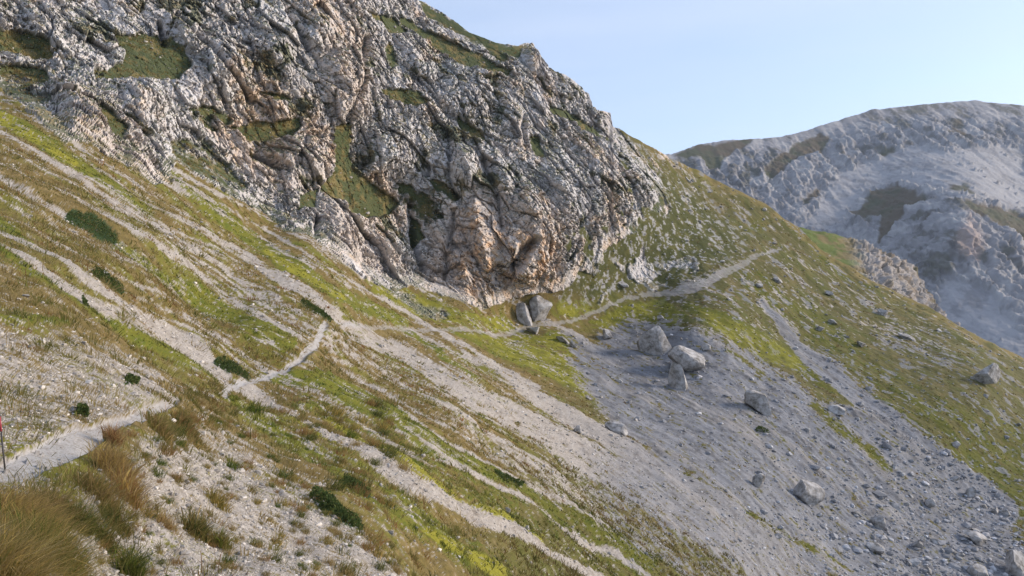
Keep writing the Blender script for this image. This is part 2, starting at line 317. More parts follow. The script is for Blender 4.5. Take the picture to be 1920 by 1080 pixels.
for s in ([(133,405,6),(165,420,9),(213,452,7)], [(180,513,8),(205,522,9),(230,540,7)], [(568,567,4),(595,583,6),(620,600,4)], [(413,673,7),(440,688,9),(467,703,7)], [(590,925,8),(625,950,11),(675,985,9)], [(645,910,4),(690,932,5)],
 [(930,885,3),(975,908,4)], [(1160,760,0),(1165,762,0)]):
    addto(dark, stroke(qx, qy, s, 6, 5), .9)
# ---- footpath
PATHS = [[(-140,930,34),(-40,896,26),(0,885,21),(60,864,24),(110,836,28),(150,818,28),(180,805,20),(215,788,12),(270,771,12),(325,752,9)], [(418,745,7),(425,730,9),(432,720,7),(450,714,5),(500,702,5),(540,690,5),(566,678,6),(578,660,8),(592,645,8),(600,625,7),(610,605,6)],
 [(630,602,3),(700,611,3.5),(770,616,4),(850,618,4),(945,626,4),(975,618,4.5),(1010,607,4),(1060,604,4),(1100,592,4),(1140,570,5),(1180,556,4),(1225,550,5),(1262,548,8),(1300,537,9),(1340,520,8),(1385,498,6),(1420,478,4),(1460,466,3)], [(325,752,6),(345,742,4),(370,737,2),(415,741,3)]]
track = np.zeros_like(px)
for k, s in enumerate(PATHS): addto(track, stroke(px + .9 * jx, py + .9 * jy, s, 5, 3), (1, 1, .95, .9)[k])
for a in (gravel,): a *= (1 - .9 * sstep(green, .3, .9) * (scree < .5)) if False else 1

# ---- combine into cover fractions (noise makes the edges ragged)
# slope-aligned coordinates: long down the fall line, short along the contour
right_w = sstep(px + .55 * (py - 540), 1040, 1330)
def fall(P, th, k):
    c_, s_ = math.cos(th), math.sin(th)
    return np.stack([(P[:, 0] * c_ + P[:, 1] * s_) / k, -P[:, 0] * s_ + P[:, 1] * c_, P[:, 2] / k], 1)
FA = fall(P0, R(-8), 4.5); FC = fall(P0, R(-52), 4.5)
def streaky(lam, s, octs=3):
    fade = 1.0
    return fbm(FA, lam, octs, .6, s) * (1 - right_w) + fbm(FC, lam, octs, .6, s + 31) * right_w
s_big = streaky(4.0, 40); s_mid = streaky(1.1, 50)
t_small = fbm(P0, .55, 4, .75, 60) * sstep(pix, .5, .03) if False else fbm(P0, .55, 3, .8, 60)
t_big = fbm(P0, 2.4, 3, .6, 66)
def adaptive(P, target, s, width=1.1):
    """ground texture made of the octaves whose grain is a few times what the eye resolves at that distance"""
    o = np.zeros(len(P), np.float32); nrm = np.full(len(P), 1e-6, np.float32)
    for k in range(11):
        lam = .02 * 2 ** k
        w = np.exp(-(np.log2(lam / pix / target) / width) ** 2).astype(np.float32); m = w > .08
        if m.any():
            o[m] += w[m] * gnoise(P[m] / lam + 3.1 * k, s + k); nrm[m] += w[m] ** 2
    o /= np.sqrt(nrm); return o * (.45 / o.std())
a3 = adaptive(P0, 4.5, 800); a7 = adaptive(P0, 9, 820); a18 = adaptive(P0, 22, 840)
def adaptive_fall(target, s): return adaptive(FA, target, s) * (1 - right_w) + adaptive(FC, target, s + 15) * right_w
f7 = adaptive_fall(7, 860); f16 = adaptive_fall(16, 900)
# grazing depth coordinates shrink one way on screen; tufts are kept round on the ground
line = py + .25 * jy - .575 * px        # straight runnels down the planar left slope
thin = 1.1 * gnoise(np.stack([line / 5.5, px / 420, px * 0 + 3.3], 1), 930) + .9 * gnoise(np.stack([line / 14, px / 700, px * 0 + 8.1], 1), 931); thin *= .62 / thin.std()
thin_r = adaptive(fall(P0, R(-52), 20.0), 8, 970)
slope_a = (1 - right_w) * (1 - rock) * sstep(dep, 10, 22)
gravel = gravel + slope_a * .46 * sstep(thin, .25, .8) * (1 - np.clip(green + lime, 0, 1) * .7) - slope_a * .55 * sstep(-thin, .1, .8) * (gravel < 1.1) * sstep(gravel, .1, .4)
gravel = gravel + right_w * (1 - scree) * .25 * sstep(thin_r, .2, 1.0)
tufty = np.clip(patch(qx, qy, TUFTY, 8) + .7 * patch(qx, qy, UPPER, 20) + .35 * patch(qx, qy, [(-60,600),(60,625),(170,650),(280,695),(345,735),(290,765),(150,800),(60,860),(-60,900)], 18), 0, 1)
track = np.clip(track + np.where(dep > 24, .45, .22) * a7 * (track > .03) * (track < .97) + np.where(dep > 80, .3 * a18, 0) * (track > .03), 0, 1)
grv = sstep(gravel + .38 * f7 + .22 * f16 + .42 * a7 + .32 * a3 + .06 * a18 + .22 * thin * slope_a, .36, .66)
grn = sstep(green + .32 * f16 + .30 * a7 + .25 * a18 + .15 * s_big, .34, .85)
lim = sstep(lime + .25 * f16 + .2 * a7 + .15 * a18, .35, .9)
drk = sstep(dark + .25 * a7, .4, .6)
fz = fade_zone * sstep(px + .5 * (py - 300), 1060, 1300)
outcrop = fbm(P0, 9, 4, .62, 71) + .35 * a18
rk = np.where(fz > .02, sstep((rock * .75 + .25 * fade_zone) * (1 - .5 * fz) + .68 * outcrop + .10, .46, .60), sstep(rock + .25 * a18 * ((rock > .02) & (rock < .98)), .3, .7))
led = sstep(ledge + .32 * fbm(P0, 3.2, 4, .7, 81), .45, .7)

# ------------------------------------------------------------------ rock relief
N0 *= np.sign((N0 * -P0).sum(1))[:, None]
Dir = N0 + (rk * 2.2)[:, None] * (-P0 / np.linalg.norm(P0, axis=1, keepdims=True)); Dir /= np.linalg.norm(Dir, axis=1, keepdims=True)
Pb = P0 + Dir * ((bulge * .62 * rk) - gul * 2.6 * rk - CAVE * 4.0 - led * 1.0 * rk)[:, None] * np.maximum(rock_soft, .15)[:, None]
Nb = grid_normals(Pb); Nb *= np.sign((Nb * -P0).sum(1))[:, None]
ri = np.where((rock > .02) | (rk > .02))[0]
Pr = Pb[ri]
wv = np.stack([fbm(Pr, 9, 3, .5, 90), fbm(Pr, 9, 3, .5, 94), fbm(Pr, 9, 3, .5, 98)], 1)
def joint_frame(P, th):
    """joints dip steeply down to the right in the face: x along the strike, z along the dip"""
    c_, s_ = math.cos(th), math.sin(th)
    a = P[:, 0] * c_ + P[:, 2] * s_; b = -P[:, 0] * s_ + P[:, 2] * c_
    return a, P[:, 1], b
a_, y_, b_ = joint_frame(P0[ri] + .35 * (Pr - P0[ri]) + wv * .55, R(38))
disp = np.zeros(len(ri), np.float32); joint = np.zeros(len(ri), np.float32); rid_mix = np.zeros(len(ri), np.float32)
for lam, amp, cr, asp, sd in ((9.0, 1.5, .35, 2.6, 200), (3.8, 1.45, .40, 2.2, 210), (1.7, .85, .26, 1.9, 220), (.8, .42, .10, 1.5, 230), (.4, .17, .04, 1.3, 235)):
    h, e, rid = blocks(np.stack([a_ / lam, y_ / lam, b_ / (lam * asp)], 1), sd)
    c = 1 - sstep(e, 0, .07)
    disp += amp * h - cr * c
    joint = np.maximum(joint, c * (1 if lam < 8 else .8) * (lam > .5) * (1 if lam > 1 else .6)); rid_mix += rid * {9.0: .25, 3.8: .35, 1.7: .25, .8: .1, .4: .05}[lam]
def saw(t, k=.16):
    f = t - np.floor(t); return np.where(f < 1 - k, f / (1 - k), (1 - f) / k) - .5
ph = np.floor(rid_mix * 40) * .37          # every block breaks along its own beds
calm = sstep(fbm(Pr, 12, 2, .5, 260), -.35, .35)
as_, ys_, bs_ = joint_frame(P0[ri] + wv * .3 + .18 * np.stack([fbm(Pr, 2.5, 2, .5, 270)] * 3, 1), R(38))
disp += (.5 * saw(bs_ / 3.1 + ph + .22 * as_) + .30 * saw(bs_ / 1.25 + 2 * ph - .3 * as_)) * (.4 + .6 * calm)
disp += (.42 * saw(as_ / 2.3 - ph + .1 * bs_) + .22 * saw(as_ / .95 + 3 * ph)) * (.4 + .6 * calm)
disp += .22 * fbm(Pr, 1.2, 5, .62, 240) * (.5 + .8 * calm)
wr = rk[ri] * (1 - .8 * led[ri]) * np.maximum(.35, rock_soft[ri] ** 1.5)
D = np.zeros_like(px)
D[ri] = disp * wr

# ground relief: terracettes, tufts and stones at every size the eye can resolve
gd = np.zeros_like(px)
for k, lam in enumerate((6.4, 3.2, 1.6, .8, .4, .2, .1, .05)):
    vis = sstep(lam / pix, 1.8, 4.5)
    m = vis > 0
    if m.sum() == 0: continue
    near = sstep(dep[m], 3, 30)
    amp = lam * np.where(lam < 1, .085, .06) * vis[m]
    gd[m] += amp * gnoise(P0[m] / lam + 5.7 * k, 300 + k) * (1 - .55 * track[m]) * (1 if lam < 3 else near)
gd += .10 * s_big * sstep(dep, 15, 50)
gd += np.where(grn > .5, .03, 0) - .10 * track * sstep(dep, 4, 10)
D += gd * (1 - rk * .7)
crest = sstep((PY - SK).ravel(), 0, 6)
P1 = Pb + Dir * D[:, None]
N1 = grid_normals(P1); N1 *= np.sign((N1 * -P0).sum(1))[:, None]

# ------------------------------------------------------------------ tints (linear base colours)
def C(*v): return np.array(v, np.float32)
def mix(a, b, f): return a * (1 - f[:, None]) + b * f[:, None]
n1 = .6 * a7 + .6 * a18; n2 = fbm(P0, 7, 3, .6, 410); n3 = .8 * a3
s_f = f7
T = np.tile(C(.140, .108, .048), (len(px), 1))
T = mix(T, C(.225, .175, .10), sstep(n1 + .6 * s_f, -.1, 1.0))              # straw
T = mix(T, C(.095, .075, .04), sstep(-n1 + .8 * n3, .25, 1.1) * .8)        # heath
T = mix(T, C(.125, .13, .032), sstep(s_big + .5 * n2 + .4 * f16, -.25, .7) * .75)         # dull green
gr_c = mix(np.tile(C(.125, .128, .030), (len(px), 1)), C(.078, .10, .022), sstep(n1 + .5 * n3, -.2, .8))
gr_c = mix(gr_c, C(.17, .145, .045), sstep(s_f + .4 * n2, .2, 1.0) * .6)
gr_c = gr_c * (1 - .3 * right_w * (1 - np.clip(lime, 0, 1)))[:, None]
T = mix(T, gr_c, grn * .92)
lum_ = T.mean(1, keepdims=True); T = .93 * (lum_ + 1.2 * (T - lum_))
T = mix(T, C(.215, .20, .024), lim * .8)
gw = mix(np.tile(C(.30, .272, .245), (len(px), 1)), C(.17, .145, .12), sstep(n1 + .6 * n3, -.1, 1.0))
gw = mix(gw, C(.43, .40, .37), sstep(a3 + .6 * s_f, .15, .9) * .6)
gc = mix(np.tile(C(.168, .173, .190), (len(px), 1)), C(.088, .088, .094), sstep(n1 + .6 * n3 + .4 * s_big, -.1, 1.0))  # right scree: its shade is put into this darker, cooler base colour
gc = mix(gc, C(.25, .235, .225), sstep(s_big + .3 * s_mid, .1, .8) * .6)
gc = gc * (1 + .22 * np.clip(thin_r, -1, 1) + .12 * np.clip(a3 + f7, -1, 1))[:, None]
T = mix(T, mix(gw, gc, np.clip(cool_shade, 0, 1)), grv)
T = mix(T, C(.03, .05, .018), drk)
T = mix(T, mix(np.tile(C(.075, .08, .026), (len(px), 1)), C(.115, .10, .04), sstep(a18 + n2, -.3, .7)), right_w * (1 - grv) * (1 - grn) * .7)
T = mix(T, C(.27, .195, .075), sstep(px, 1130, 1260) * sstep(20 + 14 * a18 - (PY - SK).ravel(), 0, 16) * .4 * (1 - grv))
# upper right shoulder: stony olive grass
sh = sstep(px + .3 * (540 - py), 1150, 1330) * (1 - scree)
T = mix(T, C(.20, .20, .205), sh * sstep(.7 * a18 + .5 * a7 + .5 * f16, .45, .7) * (1 - grv) * .85 * (1 - .6 * lim))
apron = np.clip(fade_zone + .8 * patch(qx, qy, [(1090,470),(1200,430),(1330,400),(1420,440),(1380,490),(1240,540),(1100,560)], 30), 0, 1) * (1 - rk)
T = mix(T, mix(np.tile(C(.058, .064, .022), (len(px), 1)), C(.095, .092, .03), sstep(a18, -.3, .6)), apron * .88)
T = mix(T, C(.30, .295, .295), apron * sstep(a7 + .6 * a3 + .5 * a18, .35, .6) * .9)
# rock
rc = np.tile(C(.46, .435, .43), (len(px), 1))
if True:
    q = np.zeros_like(px); q[ri] = rid_mix
    rc = mix(rc, C(.50, .485, .485), sstep(q, .45, .75)); rc = mix(rc, C(.35, .33, .32), sstep(-q, -.42, -.2))
    warm = sstep(fbm(P0, 14, 3, .6, 500) + .25 * n1, -.05, .8)
    for w, k in ((patch(qx, qy, [(840,380),(900,340),(960,370),(1060,400),(1050,540),(900,580),(780,520)], 30), .9), (patch(qx, qy, [(600,60),(700,60),(690,220),(620,230)], 20), .6), (patch(qx, qy, [(480,240),(630,240),(620,370),(490,370)], 25), .45), (patch(qx, qy, [(100,170),(220,200),(320,340),(220,330),(120,260)], 25), .55), (patch(qx, qy, [(590,370),(700,400),(770,520),(620,480)], 20), .55)):
        warm = np.maximum(warm, w * k)
    rc = mix(rc, C(.52, .41, .325), warm * (.5 + .5 * sstep(n1, -.4, .6)))
    rc = mix(rc, C(.56, .38, .25), patch(qx, qy, [(860,400),(900,380),(960,420),(1040,440),(1050,535),(930,560),(850,550)], 25) * sstep(n1 + .7 * fbm(P0 * C(1, 1, .25), 1.6, 3, .6, 510), -.2, .8) * .9)
    rc = rc * (1 + .16 * np.clip(n3 + n1 * .5, -1, 1))[:, None]
    # moss and turf in joints and on flat tops
    jt = np.zeros_like(px); jt[ri] = joint
    flat = sstep(N1[:, 2] + .2 * n1 + .25 * fbm(P0, 6, 3, .6, 522), .50, .74)
    moss = np.clip(flat * 1.0 + sstep(jt * .42 + .8 * fbm(P0, 6, 4, .65, 520) + .22 * a18, .50, .72) * .95, 0, 1)
    moss = moss * (1 - .75 * patch(bx, by, [(845,390),(900,360),(960,400),(1040,420),(1060,535),(930,565),(800,550),(780,500)], 25)) * (1 - .6 * patch(bx, by, [(590,370),(640,360),(700,440),(770,530),(640,500)], 20))
    turf = mix(np.tile(C(.055, .068, .024), (len(px), 1)), C(.15, .12, .045), sstep(n1 + n2 * .6, .0, .9))
    rc = mix(rc, turf, np.maximum(moss * .85, led * .97))
T = mix(T, rc, rk)
tk = mix(np.tile(C(.34, .33, .33), (len(px), 1)), C(.24, .22, .205), sstep(n3 + n1, -.2, .9))
T = mix(T, tk, sstep(track, .35, .65) * np.where(dep > 60, .5, .9))
T = np.clip(T, .012, .7)

# ------------------------------------------------------------------ faces, with the far side of the crest behind
nb = 16
P1g = P1.reshape(H, W, 3); top = P1g[-1]
hd = top[:, :2] / np.linalg.norm(top[:, :2], axis=1, keepdims=True)
ext = []
for k in range(1, nb + 1):
    d = 260 * (k / nb) ** 2
    row = top.copy(); row[:, :2] += hd * d; row[:, 2] -= .52 * d * min(1, d / 14 + .15)
    row += np.stack([0 * d + gnoise(row / 9, 7), gnoise(row / 9, 8), gnoise(row / 9, 9)], 1) * min(1.5, d * .1)
    ext.append(row)
V = np.concatenate([P1, np.concatenate(ext)]).astype(np.float32)
Tg = T.reshape(H, W, 3); back_t = mix(np.tile(C(.16, .125, .06), (W, 1)), C(.36, .34, .33), rk.reshape(H, W)[-1])
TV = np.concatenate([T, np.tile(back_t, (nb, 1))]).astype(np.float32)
ii = (np.arange(H + nb - 1)[:, None] * W + np.arange(W - 1)[None]).ravel()
F = np.stack([ii, ii + 1, ii + W + 1, ii + W], 1)
rk_f = np.concatenate([rk, np.tile(rk.reshape(H, W)[-1], nb)])[F].mean(1)
tk_f = np.concatenate([sstep(track, .3, .7), np.zeros(W * nb)])[F].mean(1)
is_rock = rk_f > .5; is_track = (tk_f > .5) & ~is_rock
M_ground = mat_tint("slope_ground", 9.0, .04, .38)
M_rock = mat_tint("limestone", 1.6, .12, .20)
M_track = mat_tint("trodden_gravel", 30.0, .012, .25)
tag(submesh("hillside", V, F, ~is_rock & ~is_track, M_ground, TV), 'steep grassy mountainside striped with pale scree running down to the right', 'hillside', kind='structure')
tag(submesh("cliff", V, F, is_rock, M_rock, TV, False), 'grey and ochre limestone crag with turf ledges above the footpath', 'cliff', kind='structure')
tag(submesh("footpath", V, F, is_track, M_track, TV), 'narrow trodden gravel footpath crossing the slope below the crag', 'path', kind='structure')

# ------------------------------------------------------------------ far mountain and the spur before it
def far_sheet(skyline, bottom, ctrl, x0, x1, step, paint, relief, back, name, mat, label, cat):
    xs = np.arange(x0, x1 + step, step); s = np.interp(xs, [p[0] for p in skyline], [p[1] for p in skyline])
    b = np.interp(xs, [p[0] for p in bottom], [p[1] for p in bottom])
    n = int((b - s).max() / step) + 2
    t = np.linspace(0, 1, n); X, Tt = np.meshgrid(xs, t); Yy = b + (s - b) * Tt
    h, w = X.shape; x = X.ravel(); y = Yy.ravel(); d = tps(ctrl, x, y); P = unproj(x, y, d).astype(np.float32)
    G = P.reshape(h, w, 3); nn = np.cross(np.gradient(G, axis=1), np.gradient(G, axis=0)).reshape(-1, 3); nn /= np.linalg.norm(nn, axis=1, keepdims=True) + 1e-9
    nn *= np.sign((nn * -P).sum(1))[:, None]
    Tn, k = paint(x, y, P); P = (P + nn * relief(x, y, P, k)[:, None]).astype(np.float32)
    tp = P.reshape(h, w, 3)[-1]; hdir = tp[:, :2] / np.linalg.norm(tp[:, :2], axis=1, keepdims=True); rows = []
    for q in range(1, 9):
        dd = back * (q / 8) ** 2; r = tp.copy(); r[:, :2] += hdir * dd; r[:, 2] -= .45 * dd * min(1, q / 4); rows.append(r)
    V = np.concatenate([P] + rows); Tv = np.concatenate([Tn] + [Tn.reshape(h, w, 3)[-1]] * 8)
    i = (np.arange(h + 7)[:, None] * w + np.arange(w - 1)[None]).ravel()
    return tag(mesh_np(name, V, np.stack([i, i + 1, i + w + 1, i + w], 1), mat, Tv), label, cat, kind='structure')
Z3 = lambda L: [(a / 2.16 + 1240, b / 2.16 + 160) for a, b in L]
D_SKY = [(900,330),(1150,305),(1259,290),(1309,271),(1360,264),(1416,261),(1462,258),(1518,243),(1564,229),(1633,207),(1703,199),(1770,193),(1828,189),(1865,193),(1920,199),(2100,215),(2500,330)]
def d_paint(x, y, P):
    w = np.stack([x / 40, y / 40, x * 0], 1)
    X = x + 5 * gnoise(w, 1) + 3 * gnoise(w * 3, 2); Y = y + 5 * gnoise(w, 3) + 3 * gnoise(w * 3, 4)
    n1 = fbm(P, 60, 5, .65, 600); n2 = fbm(P * C(1, .6, .35), 22, 4, .65, 610)
    n3 = fbm(P * C(1, .6, .6), 7, 3, .7, 660) + .5 * gnoise(P * C(1 / 9, 1 / 110, 1 / 110), 672)
    T = np.tile(C(.23, .225, .235), (len(x), 1)); T = mix(T, C(.125, .12, .12), sstep(n2 + .5 * n1 + .5 * n3, .0, .7)); T = mix(T, C(.34, .33, .33), sstep(-n2 - .6 * n3, .1, .8) * .8)
    k = np.ones(len(x), np.float32)
    for p in (Z3([(1000,235),(1150,260),(1469,240),(1500,520),(1380,500),(1230,450),(1090,440),(960,395),(860,430),(760,520),(700,585),(545,570),(620,520),(680,400),(760,330),(860,300)]), Z3([(1130,800),(1200,740),(1250,800),(1330,830),(1469,1000),(1600,1200),(1150,1200),(1120,1000)]), Z3([(690,230),(720,300),(690,330),(680,270)])):
        f = sstep(patch(X, Y, p, 16) + .5 * n3 + .25 * n2, .35, .65); T = mix(T, mix(np.tile(C(.30, .295, .305), (len(x), 1)), C(.22, .215, .225), sstep(n1 + .5 * n2 + .9 * n3, .0, .9)), f * .9); k *= 1 - .85 * f
    for p, g in ((Z3([(40,285),(150,245),(380,217),(300,270),(240,350),(190,350),(150,300)]), 1), (Z3([(415,350),(540,240),(640,190),(690,220),(650,270),(560,300),(430,400)]), 1), (Z3([(760,520),(850,440),(960,400),(1090,460),(960,540),(920,620),(860,660),(900,540),(830,530)]), .95),
                 (Z3([(1215,460),(1330,490),(1520,540),(1520,760),(1400,600),(1270,520)]), .85), (Z3([(1140,200),(1200,120),(1270,215),(1200,215)]), .6), (Z3([(1150,390),(1240,390),(1260,440),(1180,430)]), .6), (Z3([(560,470),(640,400),(650,460),(590,510)]), .6), (Z3([(1050,190),(1120,180),(1060,240),(800,330),(820,290)]), .5), (Z3([(960,640),(1110,500),(1120,540),(980,660)]), .4)):
        f = sstep(patch(X, Y, p, 10) * g + .3 * n2, .35, .7); T = mix(T, mix(np.tile(C(.085, .066, .042), (len(x), 1)), C(.06, .064, .032), sstep(n1, -.2, .5)), f * .97); k *= 1 - .6 * f
    f = sstep(n2 + .7 * n1, .45, .9) * k; T = mix(T, C(.10, .10, .075), f * .6)
    f = patch(X, Y, Z3([(1190,620),(1250,520),(1300,600),(1280,720),(1210,700)]), 10); T = mix(T, C(.36, .27, .235), f * .6)
    return T, k
def d_relief(x, y, P, k):
    h, e, r = blocks(np.stack([P[:, 0] / 38, P[:, 1] / 60, P[:, 2] / 60], 1), 620); h2, e2, r2 = blocks(P / 14, 630)
    rib = 1 - np.abs(gnoise(P * C(1 / 45, 1 / 90, 1 / 160), 633))
    top = .2 + .8 * sstep(y - np.interp(x, [p[0] for p in D_SKY], [p[1] for p in D_SKY]), 4, 60)
    gly = 1 - 2 * np.abs(gnoise(P * C(1 / 17, 1 / 130, 1 / 150), 670)) + .6 * (1 - 2 * np.abs(gnoise(P * C(1 / 7, 1 / 60, 1 / 60), 671)))
    return ((3.2 * gly + h * 2.0 - 1 * (1 - sstep(e, 0, .2)) + h2 * 2 - 1 * (1 - sstep(e2, 0, .2)) + 5 * (rib - .6) + 2.2 * fbm(P, 18, 5, .75, 640)) * (.10 + .9 * k) + .6 * fbm(P, 90, 3, .5, 650)) * top
M_far = mat_tint("far_limestone", .05, 0, .12, detail=6)
far_sheet(D_SKY, [(900,640),(1400,640),(2500,860)], [(900,330,760),(1259,290,820),(1416,261,880),(1633,207,980),(1828,189,1040),(1920,197,1040),(2300,270,1000),(1500,500,650),(1450,400,740),(1690,450,640),(1760,380,680),(1800,405,610),(1820,520,545),(1800,650,480),(1920,640,470),(1900,330,820),(2300,700,440),(1000,600,600),(1650,330,820)],
          900, 2500, 1.6, d_paint, d_relief, 700, "mountain", M_far, 'bare grey limestone mountain with pale scree bowls behind the grassy ridge', 'mountain')
E_SKY = [(1380,420),(1499,426),(1573,441),(1600,447),(1633,455),(1660,466),(1680,480),(1700,488),(1717,502),(1724,525),(1731,542),(1745,560),(1756,580),(1800,610),(1900,690),(2000,760)]
def e_paint(x, y, P):
    n1 = fbm(P, 6, 4, .7, 700); n2 = fbm(P, 20, 3, .6, 705)
    k = sstep(x + 14 * n2 - .25 * (y - 450), 1575, 1625)
    T = mix(np.tile(C(.10, .125, .03), (len(x), 1)), C(.17, .135, .06), sstep(n1 + .01 * (x - 1530), .0, .6))
    r = mix(np.tile(C(.30, .275, .26), (len(x), 1)), C(.20, .165, .13), sstep(n1, -.1, .6)); r = mix(r, C(.11, .10, .05), sstep(n2 + .5 * n1, .2, .7) * .8)
    return mix(T, r, k), k
def e_relief(x, y, P, k):
    h, e, r = blocks(P * C(1 / 5, 1 / 5, 1 / 11), 710); h2, e2, r2 = blocks(P * C(1 / 1.8, 1 / 1.8, 1 / 3), 720)
    return (h * 1.6 - .8 * (1 - sstep(e, 0, .12)) + 1.2 * fbm(P, 4, 5, .65, 735) + h2 * .9 - .6 * (1 - sstep(e2, 0, .2))) * k + .5 * fbm(P, 8, 4, .6, 730)
far_sheet(E_SKY, [(1380,600),(2000,860)], [(1380,420,250),(1499,428,255),(1600,447,262),(1717,502,268),(1756,580,262),(1900,690,250),(1500,520,215),(1650,560,222),(1750,640,222),(1900,760,205),(1650,500,240)],
          1380, 2000, 1.5, e_paint, e_relief, 180, "hill", M_rock, 'low spur behind the ridge, green turf on its left and brown rock on its right', 'hill')
# valley floor far below, out to the horizon
gx = np.array([-6000, 6000]); VF = np.array([[-6000, -3000, -330], [6000, -3000, -330], [6000, 9000, -330], [-6000, 9000, -330]], np.float32)
tag(mesh_np("ground", VF, np.array([[0, 1, 2, 3]]), M_far, np.tile(C(.10, .10, .06), (4, 1))), 'valley floor far below the slopes', 'ground', kind='structure')

# ------------------------------------------------------------------ things that stand on the slope
M_grass = mat_tint("dry_grass", 60.0, 0, .15, rough=.9, detail=2)
_t = M_grass.node_tree; _o = [n for n in _t.nodes if n.type == 'OUTPUT_MATERIAL'][0]; _b = _t.nodes["Principled BSDF"]
_tr = _t.nodes.new("ShaderNodeBsdfTranslucent"); _mx = _t.nodes.new("ShaderNodeMixShader"); _mx.inputs[0].default_value = .45
_t.links.new(_b.inputs["Base Color"].links[0].from_socket, _tr.inputs[0]); _t.links.new(_b.outputs[0], _mx.inputs[1]); _t.links.new(_tr.outputs[0], _mx.inputs[2]); _t.links.new(_mx.outputs[0], _o.inputs[0])
M_stone = mat_tint("pale_stone", 6.0, .03, .18)
cols_i = np.arange(W)
def vert_at(x, y):
    """index of the hillside vertex that shows at a photo pixel"""
    c = np.clip(np.round(np.interp(x, cx, cols_i)).astype(int), 0, W - 1)
    t = .03 + .97 * (y - 1090) / (sk[c] - 1090); t = np.where(y > 1090, .03 * (BOT - y) / (BOT - 1090), t)
    r = np.clip(np.round(np.interp(t, tr, np.arange(H))).astype(int), 0, H - 1)
    return r * W + c
def pick(n, prob, box=(-60, 0, 1980, 1120)):
    """random spots on the slope, kept with probability prob[vertex]"""
    x = rng.uniform(box[0], box[2], n * 4); y = rng.uniform(box[1], box[3], n * 4)
    ok = y > np.interp(x, cx, sk) + 3
    v = vert_at(x[ok], y[ok]); v = v[rng.random(len(v)) < prob[v]]
    return v[:n]
def down(v):
    n = N1s[v]; d = np.stack([n[:, 0], n[:, 1], 0 * n[:, 0]], 1); d /= np.linalg.norm(d, axis=1, keepdims=True) + 1e-6
    return d
k_ = np.ones(9) / 9                    # smoothed normals for planting
N1s = N0
def blades_np(base, lean, length, width, tint, segs=2):
    """curved grass blades: base (n,3), lean (n,3) sideways bend, arrays of length/width, tint (n,3)"""
    n = len(base); ang = rng.uniform(0, 2 * math.pi, n)
    side = np.stack([np.cos(ang), np.sin(ang), 0 * ang], 1) * (width * .5)[:, None]
    side[:, 1] *= .35                 # most blades are seen broadside from the path
    vs = []
    for k in range(segs):
        t = k / segs; c = base + (np.array([0, 0, 1]) * (length * t)[:, None]) + lean * (length * t * t)[:, None] - np.array([0, 0, 1]) * (length * t * t * .35 * np.linalg.norm(lean, axis=1))[:, None]
        wd = 1 - .45 * t; vs += [c - side * wd, c + side * wd]
    tip = base + np.array([0, 0, 1]) * length[:, None] + lean * length[:, None] - np.array([0, 0, 1]) * (length * .35 * np.linalg.norm(lean, axis=1))[:, None]
    vs.append(tip); m = 2 * segs + 1
    V = np.stack(vs, 1).reshape(-1, 3)
    T = np.repeat(tint, m, 0)
    f = []
    for k in range(segs - 1):
        a = 2 * k; f += [(a, a + 1, a + 3), (a, a + 3, a + 2)]
    a = 2 * (segs - 1); f.append((a, a + 1, a + 2))
    F = (np.arange(n)[:, None, None] * m + np.array(f)[None]).reshape(-1, 3)
    return V, F, T
def join_np(parts):
    Vs, Fs, Ts, o = [], [], [], 0
    for V, F, T in parts: Vs.append(V); Fs.append(F + o); Ts.append(T); o += len(V)
    return np.concatenate(Vs), np.concatenate(Fs), np.concatenate(Ts)
STRAW, TAWNY, RUST, OLIVE, LEAF, DARKG = C(.42,.32,.15), C(.30,.215,.08), C(.30,.16,.07), C(.19,.175,.05), C(.13,.17,.03), C(.06,.085,.025)
def tuft_tint(v, spread=.25):
    n = len(v); g = np.clip(grn[v] * .85 + rng.normal(0, .15, n), 0, 1)[:, None]
    u = rng.random((n, 1))
    dry = np.where(u < .28, STRAW, np.where(u < .54, TAWNY, np.where(u < .60, RUST, OLIVE)))
    gre = np.where(u < .55, OLIVE * .9 + LEAF * .3, np.where(u < .85, LEAF, DARKG))
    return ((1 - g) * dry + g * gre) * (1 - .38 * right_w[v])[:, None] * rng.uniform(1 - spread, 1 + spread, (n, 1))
def grass_patch(v, nb, hgt, wid, spread, segs, lean_k=.55):
    """nb blades for each tuft at hillside vertex v; hgt in metres per tuft"""
    n = len(v); rep_ = np.repeat(np.arange(n), nb); b = P1[v][rep_]; h = hgt[rep_]
    r = rng.normal(0, 1, (len(rep_), 3)); r[:, 2] = 0
    off = r * (h * spread)[:, None]; nn = N1s[v][rep_]
    off -= nn * (off * nn).sum(1)[:, None]         # keep the feet on the slope
    d = down(v)[rep_]
    lean = d * rng.uniform(.1, .9, (len(rep_), 1)) * lean_k + r * .5
    tint = tuft_tint(v)[rep_] * rng.uniform(.8, 1.2, (len(rep_), 1))
    return blades_np(b + off - nn * .02, lean, h * rng.uniform(.5, 1.1, len(rep_)), wid[rep_] * rng.uniform(.7, 1.3, len(rep_)), tint, segs)
verge = np.zeros_like(px)
for s in PATHS[:3]: addto(verge, stroke(px, py - 8, [(p[0], p[1], p[2] + (9 if p[2] > 9 else 4)) for p in s], 5, 4))
open_ground = (1 - np.clip(rk * (1 - led), 0, 1)) * (1 - sstep(verge, .2, .6))
p_turf = np.clip((1 - grv) * open_ground, 0, 1)
parts = []
v = pick(36000, p_turf * sstep(dep, 14, 34) * (1 - .75 * sstep(dep, 90, 150)) * (.3 + .7 * sstep(a18, -.3, .5)))
hh_ = np.clip(rng.lognormal(-1.75, .4, len(v)), .08, .45) * (1 - .4 * grn[v]); parts.append(grass_patch(v, 9, hh_, np.maximum(.03, pix[v] * 2.2), .8, 1))
